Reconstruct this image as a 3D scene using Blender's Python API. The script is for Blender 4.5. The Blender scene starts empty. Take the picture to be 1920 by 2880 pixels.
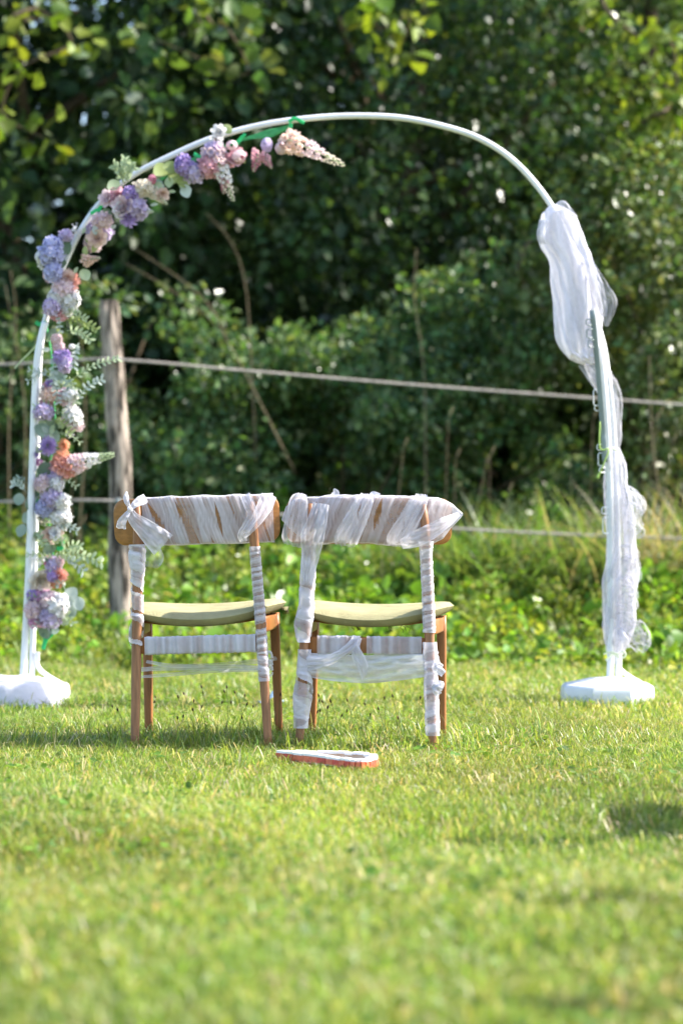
import bpy, bmesh, math, random
import numpy as np
from mathutils import Vector, Matrix
random.seed(7); RNG = np.random.default_rng(11)
SC = bpy.context.scene; COL = SC.collection
R = math.radians
# ------------------------------------------------------------------ camera, light, exposure
F, H, YH = 6800.0, 0.72, 1467.0            # focal length in photo pixels, eye height, horizon row
cam = bpy.data.objects.new('camera', bpy.data.cameras.new('camera')); COL.objects.link(cam)
cam.location = (0, 0, H); cam.rotation_euler = (R(90) + math.atan((YH - 1440) / F), 0, 0)
cd = cam.data; cd.sensor_fit = 'VERTICAL'; cd.sensor_height = 36; cd.lens = 85
cd.clip_start = .05; cd.clip_end = 2000
cd.dof.use_dof = True; cd.dof.focus_distance = 7.6; cd.dof.aperture_fstop = 2.3
SC.camera = cam
SUN_EL, SUN_AZ = 42.0, 6.0                # azimuth measured from +X towards +Y (behind the scene)
sv = Vector((math.cos(R(SUN_EL)) * math.cos(R(SUN_AZ)), math.cos(R(SUN_EL)) * math.sin(R(SUN_AZ)), math.sin(R(SUN_EL))))
w = bpy.data.worlds.new('World'); SC.world = w; w.use_nodes = True
nt = w.node_tree; bg = nt.nodes['Background']
sky = nt.nodes.new('ShaderNodeTexSky'); sky.sky_type = 'NISHITA'; sky.sun_disc = False
sky.sun_elevation = R(SUN_EL); sky.sun_rotation = R(90 - SUN_AZ); sky.air_density = 1.0; sky.dust_density = 1.2
nt.links.new(sky.outputs[0], bg.inputs[0]); bg.inputs[1].default_value = 0.15
sl = bpy.data.lights.new('sun', 'SUN'); sl.energy = 4.6; sl.angle = R(.53); sl.color = (1, .94, .84)
so = bpy.data.objects.new('sun', sl); COL.objects.link(so); so.rotation_euler = (-sv).to_track_quat('-Z', 'Y').to_euler()
so.location = (6, 4, 12)
vs = SC.view_settings; vs.view_transform = 'Standard'; vs.look = 'None'; vs.exposure = 1.64; vs.gamma = 1
try: vs.use_curve_mapping = False
except Exception: pass
cy = SC.cycles; cy.max_bounces = 8; cy.diffuse_bounces = 3; cy.transparent_max_bounces = 24; cy.transmission_bounces = 4

def P(px, py, D):                           # a point of the place seen at that spot of the photo, D metres off
    return Vector(((px - 960) / F * D, D, H - (py - YH) / F * D))

# ------------------------------------------------------------------ materials
MATS = {}
def base_mat(name):
    m = bpy.data.materials.new(name); m.use_nodes = True
    MATS[name] = m
    return m, m.node_tree, m.node_tree.nodes['Principled BSDF']
def N(nt, t, **kw):
    n = nt.nodes.new(t)
    for k, v in kw.items(): setattr(n, k, v)
    return n
def plain(name, col, rough=.6, var=.18, scale=18, bump=0, bscale=60, spec=.4, stretch=None, metal=0, sub=0):
    m, nt, b = base_mat(name)
    tc = N(nt, 'ShaderNodeTexCoord'); vec = tc.outputs['Object']
    if stretch:
        mp = N(nt, 'ShaderNodeMapping'); mp.inputs['Scale'].default_value = stretch
        nt.links.new(vec, mp.inputs[0]); vec = mp.outputs[0]
    nz = N(nt, 'ShaderNodeTexNoise'); nz.inputs['Scale'].default_value = scale; nz.inputs['Detail'].default_value = 5
    nt.links.new(vec, nz.inputs['Vector'])
    rp = N(nt, 'ShaderNodeValToRGB')
    rp.color_ramp.elements[0].position = .3; rp.color_ramp.elements[1].position = .7
    rp.color_ramp.elements[0].color = (*[c * (1 - var) for c in col], 1)
    rp.color_ramp.elements[1].color = (*[min(1, c * (1 + var)) for c in col], 1)
    nt.links.new(nz.outputs[0], rp.inputs[0]); nt.links.new(rp.outputs[0], b.inputs['Base Color'])
    b.inputs['Roughness'].default_value = rough; b.inputs['Specular IOR Level'].default_value = spec
    b.inputs['Metallic'].default_value = metal
    if bump:
        n2 = N(nt, 'ShaderNodeTexNoise'); n2.inputs['Scale'].default_value = bscale; n2.inputs['Detail'].default_value = 4
        nt.links.new(vec, n2.inputs['Vector'])
        bp = N(nt, 'ShaderNodeBump'); bp.inputs['Strength'].default_value = bump; bp.inputs['Distance'].default_value = .01
        nt.links.new(n2.outputs[0], bp.inputs['Height']); nt.links.new(bp.outputs[0], b.inputs['Normal'])
    return m
def leafy(name, trans=.4, gloss=.06, rough=.4, gain=1.0, tb=.6):
    """Thin plant matter: the colour is the mesh's own per-leaf tint; light passes through."""
    m, nt, b = base_mat(name); nt.nodes.remove(b); out = nt.nodes['Material Output']
    at = N(nt, 'ShaderNodeAttribute'); at.attribute_name = 'tint'
    df = N(nt, 'ShaderNodeBsdfDiffuse'); tr = N(nt, 'ShaderNodeBsdfTranslucent'); gl = N(nt, 'ShaderNodeBsdfGlossy')
    gl.inputs['Roughness'].default_value = rough
    tm = N(nt, 'ShaderNodeMix'); tm.data_type = 'RGBA'; tm.blend_type = 'MULTIPLY'; tm.inputs[0].default_value = 1
    nt.links.new(at.outputs[0], tm.inputs[6]); tm.inputs[7].default_value = (1.5 * gain, 1.45 * gain, tb * gain, 1)
    nt.links.new(at.outputs[0], df.inputs[0]); nt.links.new(tm.outputs[2], tr.inputs[0])
    mx = N(nt, 'ShaderNodeMixShader'); mx.inputs[0].default_value = trans
    nt.links.new(df.outputs[0], mx.inputs[1]); nt.links.new(tr.outputs[0], mx.inputs[2])
    fr = N(nt, 'ShaderNodeFresnel'); fr.inputs[0].default_value = 1.35
    mu = N(nt, 'ShaderNodeMath', operation='MULTIPLY_ADD'); nt.links.new(fr.outputs[0], mu.inputs[0])
    mu.inputs[1].default_value = gloss * 3; mu.inputs[2].default_value = gloss * .3
    m2 = N(nt, 'ShaderNodeMixShader'); nt.links.new(mu.outputs[0], m2.inputs[0])
    nt.links.new(mx.outputs[0], m2.inputs[1]); nt.links.new(gl.outputs[0], m2.inputs[2])
    nt.links.new(m2.outputs[0], out.inputs[0])
    return m
def sheer(name, col, lo=.0, hi=1.0, weave=900):
    """Tulle: white threads with gaps; attribute 'tint'.r says how many layers lie over each other."""
    m, nt, b = base_mat(name); nt.nodes.remove(b); out = nt.nodes['Material Output']
    at = N(nt, 'ShaderNodeAttribute'); at.attribute_name = 'tint'
    sp = N(nt, 'ShaderNodeSeparateColor'); nt.links.new(at.outputs[0], sp.inputs[0])
    lw = N(nt, 'ShaderNodeLayerWeight'); lw.inputs[0].default_value = .35
    mr = N(nt, 'ShaderNodeMath', operation='MULTIPLY_ADD'); nt.links.new(lw.outputs['Facing'], mr.inputs[0])
    mr.inputs[1].default_value = .35; nt.links.new(sp.outputs[0], mr.inputs[2])
    tc = N(nt, 'ShaderNodeTexCoord'); nz = N(nt, 'ShaderNodeTexNoise'); nz.inputs['Scale'].default_value = 45
    nz.inputs['Detail'].default_value = 3; nt.links.new(tc.outputs['Object'], nz.inputs[0])
    ad = N(nt, 'ShaderNodeMath', operation='MULTIPLY_ADD'); nt.links.new(nz.outputs[0], ad.inputs[0])
    ad.inputs[1].default_value = .25; ad.inputs[2].default_value = -.125
    sm = N(nt, 'ShaderNodeMath', operation='ADD', use_clamp=True); nt.links.new(mr.outputs[0], sm.inputs[0]); nt.links.new(ad.outputs[0], sm.inputs[1])
    df = N(nt, 'ShaderNodeBsdfDiffuse'); tr = N(nt, 'ShaderNodeBsdfTranslucent')
    df.inputs[0].default_value = (*col, 1); tr.inputs[0].default_value = (*col, 1)
    bp = N(nt, 'ShaderNodeBump'); bp.inputs['Strength'].default_value = .35; bp.inputs['Distance'].default_value = .006
    n3 = N(nt, 'ShaderNodeTexNoise'); n3.inputs['Scale'].default_value = 60; n3.inputs['Detail'].default_value = 4
    nt.links.new(tc.outputs['Object'], n3.inputs[0]); nt.links.new(n3.outputs[0], bp.inputs['Height'])
    nt.links.new(bp.outputs[0], df.inputs['Normal'])
    mx = N(nt, 'ShaderNodeMixShader'); mx.inputs[0].default_value = .34
    nt.links.new(df.outputs[0], mx.inputs[1]); nt.links.new(tr.outputs[0], mx.inputs[2])
    tp = N(nt, 'ShaderNodeBsdfTransparent'); m2 = N(nt, 'ShaderNodeMixShader')
    nt.links.new(sm.outputs[0], m2.inputs[0]); nt.links.new(tp.outputs[0], m2.inputs[1]); nt.links.new(mx.outputs[0], m2.inputs[2])
    nt.links.new(m2.outputs[0], out.inputs[0])
    return m
LEAF = leafy('leaf', trans=.42, gloss=.05, rough=.45); GRASS = leafy('grass_blade', trans=.5, gloss=.026, rough=.5, tb=.75)
SHINY = leafy('shiny_leaf', trans=.35, gloss=.06, rough=.4)
PETALTINT = leafy('plant_sprig', trans=.3, gloss=.03)
TULLE = sheer('tulle', (.72, .70, .775))
WOOD = plain('teak_wood', (.27, .105, .033), .42, .3, 9, .12, 30, stretch=(12, 12, 1.2))
WOODG = plain('greyed_teak_wood', (.26, .118, .055), .5, .3, 9, .12, 30, stretch=(12, 12, 1.2))
PLY = plain('teak_plywood', (.29, .125, .035), .4, .25, 9, .08, 30, stretch=(1.2, 12, 12))
FABRIC = plain('seat_fabric', (.325, .295, .165), .95, .2, 14, .6, 260, spec=.1)
WHITEP = plain('white_plastic', (.67, .67, .69), .42, .10, 6, .06, 40)
GREYM = plain('grey_metal', (.17, .205, .21), .45, .1, 9, .03, 30)
POSTW = plain('weathered_dappled_wood', (.205, .168, .14), .9, .78, 8, 1.0, 22, stretch=(3.2, 3.2, .55), spec=.15)  # dark blotches: weathering, plus dappled tree shade put into the colour
for e_, p_ in zip([n for n in POSTW.node_tree.nodes if n.type == 'VALTORGB'][0].color_ramp.elements, (.43, .57)): e_.position = p_
ROPE = plain('fence_tape', (.32, .28, .25), .8, .3, 40, .3, 200)
BARK = plain('bark', (.10, .075, .05), .95, .4, 10, .8, 40, stretch=(3, 3, .6), spec=.1)
TWIG = plain('dry_twig', (.15, .12, .075), .9, .3, 20, spec=.1)
TAPE = plain('green_tape', (.02, .42, .12), .4, .2, 30)
NET = plain('green_netting', (.05, .30, .10), .7, .3, 40)
CORD = plain('pale_cord', (.66, .70, .50), .8, .1, 60)
RED = plain('red_paint', (.62, .08, .06), .5, .3, 60)
ORANGE = plain('coral_paint', (.72, .16, .09), .5, .3, 60)
CREAM = plain('cream_board', (.70, .55, .46), .8, .12, 30)
WPAINT = plain('white_paint', (.82, .80, .80), .5, .06, 40)
THREAD = plain('loose_thread', (.12, .09, .04), .9, .2, 60)
BLUECLOTH = plain('pale_blue_cloth', (.50, .60, .72), .9, .1, 20)

# ------------------------------------------------------------------ mesh helpers
def vnoise(seed):
    g = np.random.default_rng(seed).random(512)
    def f(x):
        x = np.asarray(x, float); i = np.floor(x).astype(int); t = x - i; t = t * t * (3 - 2 * t)
        return g[i % 512] * (1 - t) + g[(i + 1) % 512] * t
    return f
def noise3(p, seed=0):                     # cheap smooth 3-D field from sines, 0..1
    r = np.random.default_rng(seed); s = np.zeros(len(p))
    for k in range(6):
        d = r.normal(size=3); d /= np.linalg.norm(d); s += np.sin(p @ d * (1 + .5 * k) + r.random() * 6.28) / (1 + .3 * k)
    return .5 + s / 7.0
def put(name, me, mat, parent=None):
    o = bpy.data.objects.new(name, me); COL.objects.link(o)
    if mat is not None and not me.materials: me.materials.append(mat)
    if parent is not None: o.parent = parent
    return o
def np_mesh(name, V, polys, tint=None, smooth=False):
    """V (n,3); polys = list of int arrays (m,k)."""
    me = bpy.data.meshes.new(name)
    me.vertices.add(len(V)); me.vertices.foreach_set('co', np.ascontiguousarray(V, np.float32).ravel())
    nl = sum(p.size for p in polys); npoly = sum(len(p) for p in polys)
    me.loops.add(nl); me.polygons.add(npoly)
    me.loops.foreach_set('vertex_index', np.concatenate([p.ravel() for p in polys]).astype(np.int32))
    tot = np.concatenate([np.full(len(p), p.shape[1]) for p in polys]); st = np.concatenate([[0], np.cumsum(tot)[:-1]])
    me.polygons.foreach_set('loop_start', st.astype(np.int32))
    if smooth: me.polygons.foreach_set('use_smooth', np.ones(npoly, bool))
    if tint is not None:
        a = me.color_attributes.new('tint', 'FLOAT_COLOR', 'POINT')
        c = np.ones((len(V), 4), np.float32); c[:, :3] = tint; a.data.foreach_set('color', c.ravel())
    me.update(calc_edges=True); me.validate()
    return me
def spline(pts, n):
    pts = [Vector(p) for p in pts]; out = []
    ext = [2 * pts[0] - pts[1]] + pts + [2 * pts[-1] - pts[-2]]
    for k in range(n):
        t = k / (n - 1) * (len(pts) - 1); i = min(int(t), len(pts) - 2); u = t - i
        a, b, c, d = ext[i:i + 4]
        out.append(.5 * ((2 * b) + (c - a) * u + (2 * a - 5 * b + 4 * c - d) * u * u + (3 * b - 3 * c + d - a) * u ** 3))
    return out
def lerp(xs, ys, x): return float(np.interp(x, xs, ys))
class MB:
    def __init__(s): s.v = []; s.f = []; s.t = []
    def add(s, v, f, t=(1, 1, 1)):
        o = len(s.v); s.v += [tuple(a) for a in v]; s.f += [tuple(i + o for i in q) for q in f]
        s.t += (t if isinstance(t, list) else [t] * len(v)); return s
    def box(s, c, d, M=None):
        c = Vector(c); v = []
        for z in (-1, 1):
            for x, y in ((-1, -1), (1, -1), (1, 1), (-1, 1)):
                p = Vector((x * d[0] / 2, y * d[1] / 2, z * d[2] / 2)); v.append(c + (M @ p if M else p))
        return s.add(v, [(3, 2, 1, 0), (4, 5, 6, 7), (0, 1, 5, 4), (1, 2, 6, 5), (2, 3, 7, 6), (3, 0, 4, 7)])
    def tube(s, pts, rad, seg=8, sec=None, cap=True, up=None, t=(1, 1, 1)):
        """sec: (rx, ry, power) superellipse section per tube; rad: number or list."""
        pts = [Vector(p) for p in pts]; n = len(pts)
        rad = [rad] * n if isinstance(rad, (int, float)) else list(rad)
        v = []; u = Vector(up) if up else None
        for k in range(n):
            d = (pts[min(k + 1, n - 1)] - pts[max(k - 1, 0)]).normalized()
            if u is None: u = d.orthogonal()
            u = (u - d * u.dot(d)).normalized(); b = d.cross(u)
            for j in range(seg):
                a = (j + .5) / seg * 2 * math.pi; ca, sa = math.cos(a), math.sin(a)
                if sec:
                    e = 2 / sec[2]; x = math.copysign(abs(ca) ** e, ca) * sec[0]; y = math.copysign(abs(sa) ** e, sa) * sec[1]
                else: x, y = ca, sa
                v.append(pts[k] + (u * x + b * y) * rad[k])
        f = [(k * seg + j, k * seg + (j + 1) % seg, (k + 1) * seg + (j + 1) % seg, (k + 1) * seg + j) for k in range(n - 1) for j in range(seg)]
        if cap: f += [tuple(reversed(range(seg))), tuple(range((n - 1) * seg, n * seg))]
        return s.add(v, f, t)
    def grid(s, fn, nu, nv, wrapv=False, skip=None, tfn=None):
        v = []; t = []
        for i in range(nu):
            for j in range(nv):
                a = i / (nu - 1); b = j / nv if wrapv else j / (nv - 1)
                v.append(fn(a, b)); q = tfn(a, b) if tfn else 1; t.append((q, q, q))
        f = []
        for i in range(nu - 1):
            for j in range(nv if wrapv else nv - 1):
                if skip and skip((i + .5) / (nu - 1), (j + .5) / (nv if wrapv else nv - 1)): continue
                k = (j + 1) % nv; f.append((i * nv + j, i * nv + k, (i + 1) * nv + k, (i + 1) * nv + j))
        return s.add(v, f, t)
    def lathe(s, c, prof, seg=24, M=None, rot=0):
        c = Vector(c); v = []
        for r, z in prof:
            for j in range(seg):
                a = (j + rot) / seg * 2 * math.pi; p = Vector((r * math.cos(a), r * math.sin(a), z)); v.append(c + (M @ p if M else p))
        n = len(prof)
        f = [(k * seg + j, k * seg + (j + 1) % seg, (k + 1) * seg + (j + 1) % seg, (k + 1) * seg + j) for k in range(n - 1) for j in range(seg)]
        f += [tuple(reversed(range(seg))), tuple(range((n - 1) * seg, n * seg))]
        return s.add(v, f)
    def ribbon(s, pts, width, nrm, n=24, m=7, curl=.15, rip=.1, seed=1, dens=.6, edge=.15):
        """A soft strip of cloth along pts; width number/list (per pt); nrm = side it faces."""
        pc = spline(pts, n); nf = vnoise(seed); nrm = Vector(nrm)
        wl = width if isinstance(width, (list, tuple)) else [width] * len(pts)
        v = []; t = []
        for k in range(n):
            d = (pc[min(k + 1, n - 1)] - pc[max(k - 1, 0)]).normalized(); sd = d.cross(nrm).normalized(); nn = sd.cross(d)
            wd = lerp(np.linspace(0, 1, len(wl)), wl, k / (n - 1))
            for j in range(m):
                q = j / (m - 1) * 2 - 1
                off = curl * wd * (1 - q * q) + rip * wd * (float(nf(j * 1.7 + k * .22)) - .5)
                v.append(pc[k] + sd * q * wd / 2 + nn * off)
                dd = dens + .35 * (float(nf(40 + j * 1.3 + k * .12)) - .5) + (edge if j in (0, m - 1) else 0); t.append((dd, dd, dd))
        f = [(k * m + j, k * m + j + 1, (k + 1) * m + j + 1, (k + 1) * m + j) for k in range(n - 1) for j in range(m - 1)]
        return s.add(v, f, t)
    def build(s, name, mat, parent=None, smooth=True, world=False, auto=None):
        me = bpy.data.meshes.new(name)
        off = parent.location if (parent is not None and world) else Vector((0, 0, 0))
        me.from_pydata([tuple(Vector(p) - off) for p in s.v], [], s.f)
        a = me.color_attributes.new('tint', 'FLOAT_COLOR', 'POINT')
        c = np.ones((len(s.v), 4), np.float32); c[:, :3] = np.array(s.t, np.float32); a.data.foreach_set('color', c.ravel())
        if smooth:
            for p in me.polygons: p.use_smooth = True
        me.update()
        o = put(name, me, mat, parent)
        if auto:
            try: me.set_sharp_from_angle(angle=R(auto))
            except Exception: pass
        return o
def tag(o, label=None, cat=None, group=None, kind=None):
    for k, v in (('label', label), ('category', cat), ('group', group), ('kind', kind)):
        if v: o[k] = v
    return o
def thing(name, label, cat, loc=(0, 0, 0), group=None):
    o = bpy.data.objects.new(name, None); COL.objects.link(o); o.location = loc; o.empty_display_size = .1
    return tag(o, label, cat, group)

# ------------------------------------------------------------------ foliage in bulk
def leaf_arrays(P0, L, axis, nrm, wid=.36, fold=.10):
    """Six-point folded leaves. P0 (n,3) base, L (n,), axis, nrm (n,3)."""
    ax = axis / np.linalg.norm(axis, axis=1, keepdims=True)
    sd = np.cross(ax, nrm); sd /= np.linalg.norm(sd, axis=1, keepdims=True) + 1e-9; nn = np.cross(sd, ax)
    L = L[:, None]; W = wid * L
    pts = [P0, P0 + ax * .3 * L + sd * W + nn * fold * L, P0 + ax * .68 * L + sd * .75 * W + nn * fold * .8 * L, P0 + ax * L - nn * .08 * L,
           P0 + ax * .68 * L - sd * .75 * W + nn * fold * .8 * L, P0 + ax * .3 * L - sd * W + nn * fold * L]
    V = np.stack(pts, 1).reshape(-1, 3); b = np.arange(len(P0))[:, None] * 6
    return V, np.concatenate([b + np.array([[0, 1, 2, 3]]), b + np.array([[0, 3, 4, 5]])])
def tints(n, cols, rng, jit=.22, reps=6, w=None):
    cols = np.array(cols); k = rng.choice(len(cols), n, p=w); c = cols[k] * (1 + jit * rng.normal(size=(n, 1))) * (1 + .07 * rng.normal(size=(n, 3)))
    return np.repeat(np.clip(c, .004, .9), reps, 0)
def clump_leaves(centres, radii, per, size, cols, rng, flat=.75, up=.6, wid=.36, w=None, out=None):
    """Leaf positions in clumps: denser towards each clump's rim, leaves drooping outwards."""
    n = len(centres) * per; ci = np.repeat(np.arange(len(centres)), per)
    d = rng.normal(size=(n, 3)); d /= np.linalg.norm(d, axis=1, keepdims=True)
    r = rng.random(n) ** .45 * np.asarray(radii)[ci]
    off = d * r[:, None]; off[:, 2] *= flat; P0 = np.asarray(centres)[ci] + off
    ax = d + .8 * rng.normal(size=(n, 3)); ax[:, 2] -= .35
    nr = .7 * rng.normal(size=(n, 3)) + .5 * d; nr[:, 2] += up
    L = size * (.6 + .8 * rng.random(n))
    V, f = leaf_arrays(P0, L, ax, nr, wid); return V, f, tints(n, cols, rng, w=w)
def merge(parts):
    V = []; Fs = []; T = []; o = 0
    for v, f, t in parts: V.append(v); Fs.append(f + o); T.append(t); o += len(v)
    return np.concatenate(V), np.concatenate(Fs), np.concatenate(T)
def blades(P0, hgt, wid, lean, ang, T):
    """Grass blades of two segments: P0 (n,3)."""
    n = len(P0); dx, dy = np.cos(ang), np.sin(ang); sx, sy = -dy, dx
    fa = RNG.random(n) * 6.28; sx, sy = np.cos(fa), np.sin(fa)
    d = np.stack([dx, dy, 0 * dx], 1); s = np.stack([sx, sy, 0 * sx], 1) * (wid / 2)[:, None]; z = np.array([[0, 0, 1.]])
    h = hgt[:, None]; l = lean[:, None]
    m = P0 + z * h * .6 + d * h * l * .3; t = P0 + z * h * (1 - .3 * l) + d * h * l
    V = np.stack([P0 - s, P0 + s, m - s * .8, m + s * .8, t], 1).reshape(-1, 3)
    b = np.arange(n)[:, None] * 5
    return V, np.concatenate([b + np.array([[0, 1, 3]]), b + np.array([[0, 3, 2]]), b + np.array([[2, 3, 4]])]), np.repeat(T, 5, 0)
def longblades(P0, hgt, wid, lean, ang, T, seg=5):
    n = len(P0); d = np.stack([np.cos(ang), np.sin(ang), 0 * ang], 1); s = np.stack([-np.sin(ang), np.cos(ang), 0 * ang], 1)
    rows = []
    for k in range(seg + 1):
        t = k / seg; h = hgt[:, None]; l = lean[:, None]
        c = P0 + d * h * l * t ** 2 + np.array([[0, 0, 1.]]) * h * (t - .55 * np.minimum(l, 1.1) * t ** 2.6)
        ww = (wid * (1 - t ** 2) * .5 + .0006)[:, None]
        rows += [c - s * ww, c + s * ww]
    V = np.stack(rows, 1).reshape(-1, 3); m = 2 * (seg + 1); b = np.arange(n)[:, None] * m
    return V, np.concatenate([b + np.array([[2 * k, 2 * k + 1, 2 * k + 3, 2 * k + 2]]) for k in range(seg)]), np.repeat(T, m, 0)

# ------------------------------------------------------------------ ground
def lawn_material():
    m, nt, b = base_mat('lawn_soil')
    tc = N(nt, 'ShaderNodeTexCoord'); n1 = N(nt, 'ShaderNodeTexNoise'); n1.inputs['Scale'].default_value = 2.2; n1.inputs['Detail'].default_value = 8
    nt.links.new(tc.outputs['Object'], n1.inputs[0]); rp = N(nt, 'ShaderNodeValToRGB'); e = rp.color_ramp.elements
    e[0].position = .3; e[0].color = (.09, .12, .03, 1); e[1].position = .7; e[1].color = (.20, .20, .08, 1)
    nt.links.new(n1.outputs[0], rp.inputs[0]); nt.links.new(rp.outputs[0], b.inputs['Base Color'])
    b.inputs['Roughness'].default_value = 1; b.inputs['Specular IOR Level'].default_value = .1
    n2 = N(nt, 'ShaderNodeTexNoise'); n2.inputs['Scale'].default_value = 40; nt.links.new(tc.outputs['Object'], n2.inputs[0])
    bp = N(nt, 'ShaderNodeBump'); bp.inputs['Strength'].default_value = .8; bp.inputs['Distance'].default_value = .03
    nt.links.new(n2.outputs[0], bp.inputs['Height']); nt.links.new(bp.outputs[0], b.inputs['Normal'])
    return m
def gz(x, y):                               # gentle lumps of the meadow, flat where the furniture stands
    x = np.asarray(x, float); y = np.asarray(y, float)
    amp = .018 * np.clip((np.abs(y - 8.4) - 1.6) / 1.5, 0, 1)
    return amp * (np.sin(x * 3.1 + y * 1.7) + np.sin(x * 1.3 - y * 2.9 + 1) + .6 * np.sin(x * 5.3 + y * 4.1))
def build_ground():
    xs = np.concatenate([[-300, -80, -30, -12], np.linspace(-6, 6, 61), [12, 30, 80, 300]])
    ys = np.concatenate([[-60, -10], np.linspace(0, 30, 121), [45, 90, 200, 500]])
    X, Y = np.meshgrid(xs, ys); Z = gz(X, Y) * (np.abs(X) < 6.1) * (Y > -.1) * (Y < 30.1)
    V = np.stack([X, Y, Z], 2).reshape(-1, 3); nx = len(xs); i, j = np.meshgrid(np.arange(nx - 1), np.arange(len(ys) - 1)); a = (j * nx + i).ravel()
    o = put('ground', np_mesh('ground', V, [np.stack([a, a + 1, a + nx + 1, a + nx], 1)], smooth=True), lawn_material())
    o['kind'] = 'structure'
build_ground()
def grass_patch(n, y0, y1, xm, hmin, hmax, wid, seed, cols, wts, margin=None):
    rng = np.random.default_rng(seed)
    y = y0 + (y1 - y0) * rng.random(n)
    half = .1412 * y * 1.04 + .05
    if margin is None: x = (rng.random(n) * 2 - 1) * half
    else: x = np.sign(rng.random(n) - .5) * (half + margin * rng.random(n))
    q = np.stack([x, y, 0 * x], 1); patch = noise3(q * np.array([[5.5, 3.2, 1]]), 3); fine = noise3(q * 17, 4)
    hgt = (hmin + (hmax - hmin) * rng.random(n) ** 1.6) * (.55 + .9 * patch) * (.7 + .6 * fine)
    q[:, 2] = gz(x, y) - .002; hgt = np.where(((x + .02) / .16) ** 2 + ((y - 7.0) / .2) ** 2 < 1, np.minimum(hgt * .75, .03), hgt)
    T = tints(n, cols, rng, .16, 1, w=wts) * (.70 + .60 * noise3(q * np.array([[3.0, 1.5, 1]]), 8))[:, None]
    T[:, 0] *= (.86 + .3 * noise3(q * 3.3, 9))
    return blades(q, hgt, wid * (.7 + .6 * rng.random(n)), .25 + 1.05 * rng.random(n), rng.random(n) * 6.28, T)
GC = [(.235, .30, .058), (.16, .255, .042), (.295, .315, .095), (.43, .39, .23), (.115, .20, .05)]
GW = [.38, .26, .18, .09, .09]
gp = [grass_patch(52000, 2.7, 4.6, 0, .025, .06, .0042, 21, GC, GW),
      grass_patch(80000, 4.6, 6.6, 0, .020, .054, .0031, 22, GC, GW),
      grass_patch(125000, 6.6, 9.0, 0, .020, .054, .0026, 23, GC, GW),
      grass_patch(60000, 9.0, 12.9, 0, .025, .065, .0046, 24, GC, GW),
      grass_patch(45000, 2.7, 12.9, 0, .025, .065, .0046, 25, GC, GW, margin=1.3)]
rng = np.random.default_rng(29)
def tuft_spots(m, k, h0, h1, cols, wts, lay=(.2, 1.0)):
    y = 2.9 + 9.5 * rng.random(m); x = (rng.random(m) * 2 - 1) * (.1412 * y + .5); i = np.repeat(np.arange(m), k); n = m * k
    ok = ((x + .04) / .26) ** 2 + ((y - 6.97) / .32) ** 2 > 1; x, y = x[ok], y[ok]; m = len(x); i = np.repeat(np.arange(m), k); n = m * k
    q = np.stack([x[i] + .025 * rng.normal(size=n), y[i] + .03 * rng.normal(size=n), 0 * np.ones(n)], 1); q[:, 2] = gz(q[:, 0], q[:, 1])
    return blades(q, h0 + (h1 - h0) * rng.random(n), .0036 * (.7 + .6 * rng.random(n)), lay[0] + (lay[1] - lay[0]) * rng.random(n), rng.random(n) * 6.28, tints(n, cols, rng, .15, 1, w=wts))
gp += [tuft_spots(420, 34, .025, .075, GC, GW), tuft_spots(260, 30, .03, .075, [(.13, .21, .04), (.17, .25, .05)], [.5, .5]), tuft_spots(1500, 5, .03, .08, [(.50, .43, .26), (.44, .36, .20)], [.5, .5], (.9, 1.6))]
V, f, T = merge(gp)
tag(put('grass', np_mesh('grass', V, [f], T), GRASS), 'short mown yellow green meadow grass over the whole lawn', 'grass', kind='stuff')
# taller tufts round the chair legs and stands
rng = np.random.default_rng(31); q = []
for cx, cy, k, sp in ((-.44, 7.56, 500, .28), (.08, 7.56, 420, .28), (-.9, 7.7, 500, .3), (-.45, 7.95, 500, .3), (.12, 7.95, 350, .3), (1.03, 9.3, 260, .22), (-1.25, 9.3, 260, .25), (-.28, 7.0, 60, .03), (.6, 7.7, 300, .4)):
    q.append(np.stack([cx + sp * rng.normal(size=k), cy + .05 * rng.normal(size=k), 0 * np.ones(k)], 1))
q = np.concatenate(q); n = len(q); q[:, 2] = gz(q[:, 0], q[:, 1])
lb = [longblades(q, .04 + .075 * rng.random(n) ** 2, .0022 + .0012 * rng.random(n), .15 + .8 * rng.random(n), rng.random(n) * 6.28, tints(n, GC, rng, .15, 1, w=GW))]
V, f, T = merge(lb)
tag(put('grass_tufts', np_mesh('grass_tufts', V, [f], T), GRASS), 'longer unmown grass blades round the chair legs and arch stands', 'grass', kind='stuff')
# clover and small broad leaves in the lawn
n = 9000; y = 2.9 + 9.6 * rng.random(n); x = (rng.random(n) * 2 - 1) * (.1412 * y + .3)
keep = noise3(np.stack([x * 4, y * 2.5, 0 * x], 1), 15) > .52; x, y = x[keep], y[keep]; n = len(x)
p0 = np.stack([x, y, gz(x, y) + .008 + .03 * rng.random(n)], 1); ax = rng.normal(size=(n, 3)); ax[:, 2] = .15; nr = .35 * rng.normal(size=(n, 3)); nr[:, 2] += 1
V, f = leaf_arrays(p0, .014 + .016 * rng.random(n), ax, nr, .45)
tag(put('clover', np_mesh('clover', V, [f], tints(n, [(.13, .22, .03), (.09, .17, .03)], rng)), LEAF), 'low clover and plantain leaves scattered through the lawn', 'ground cover', kind='stuff')
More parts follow.
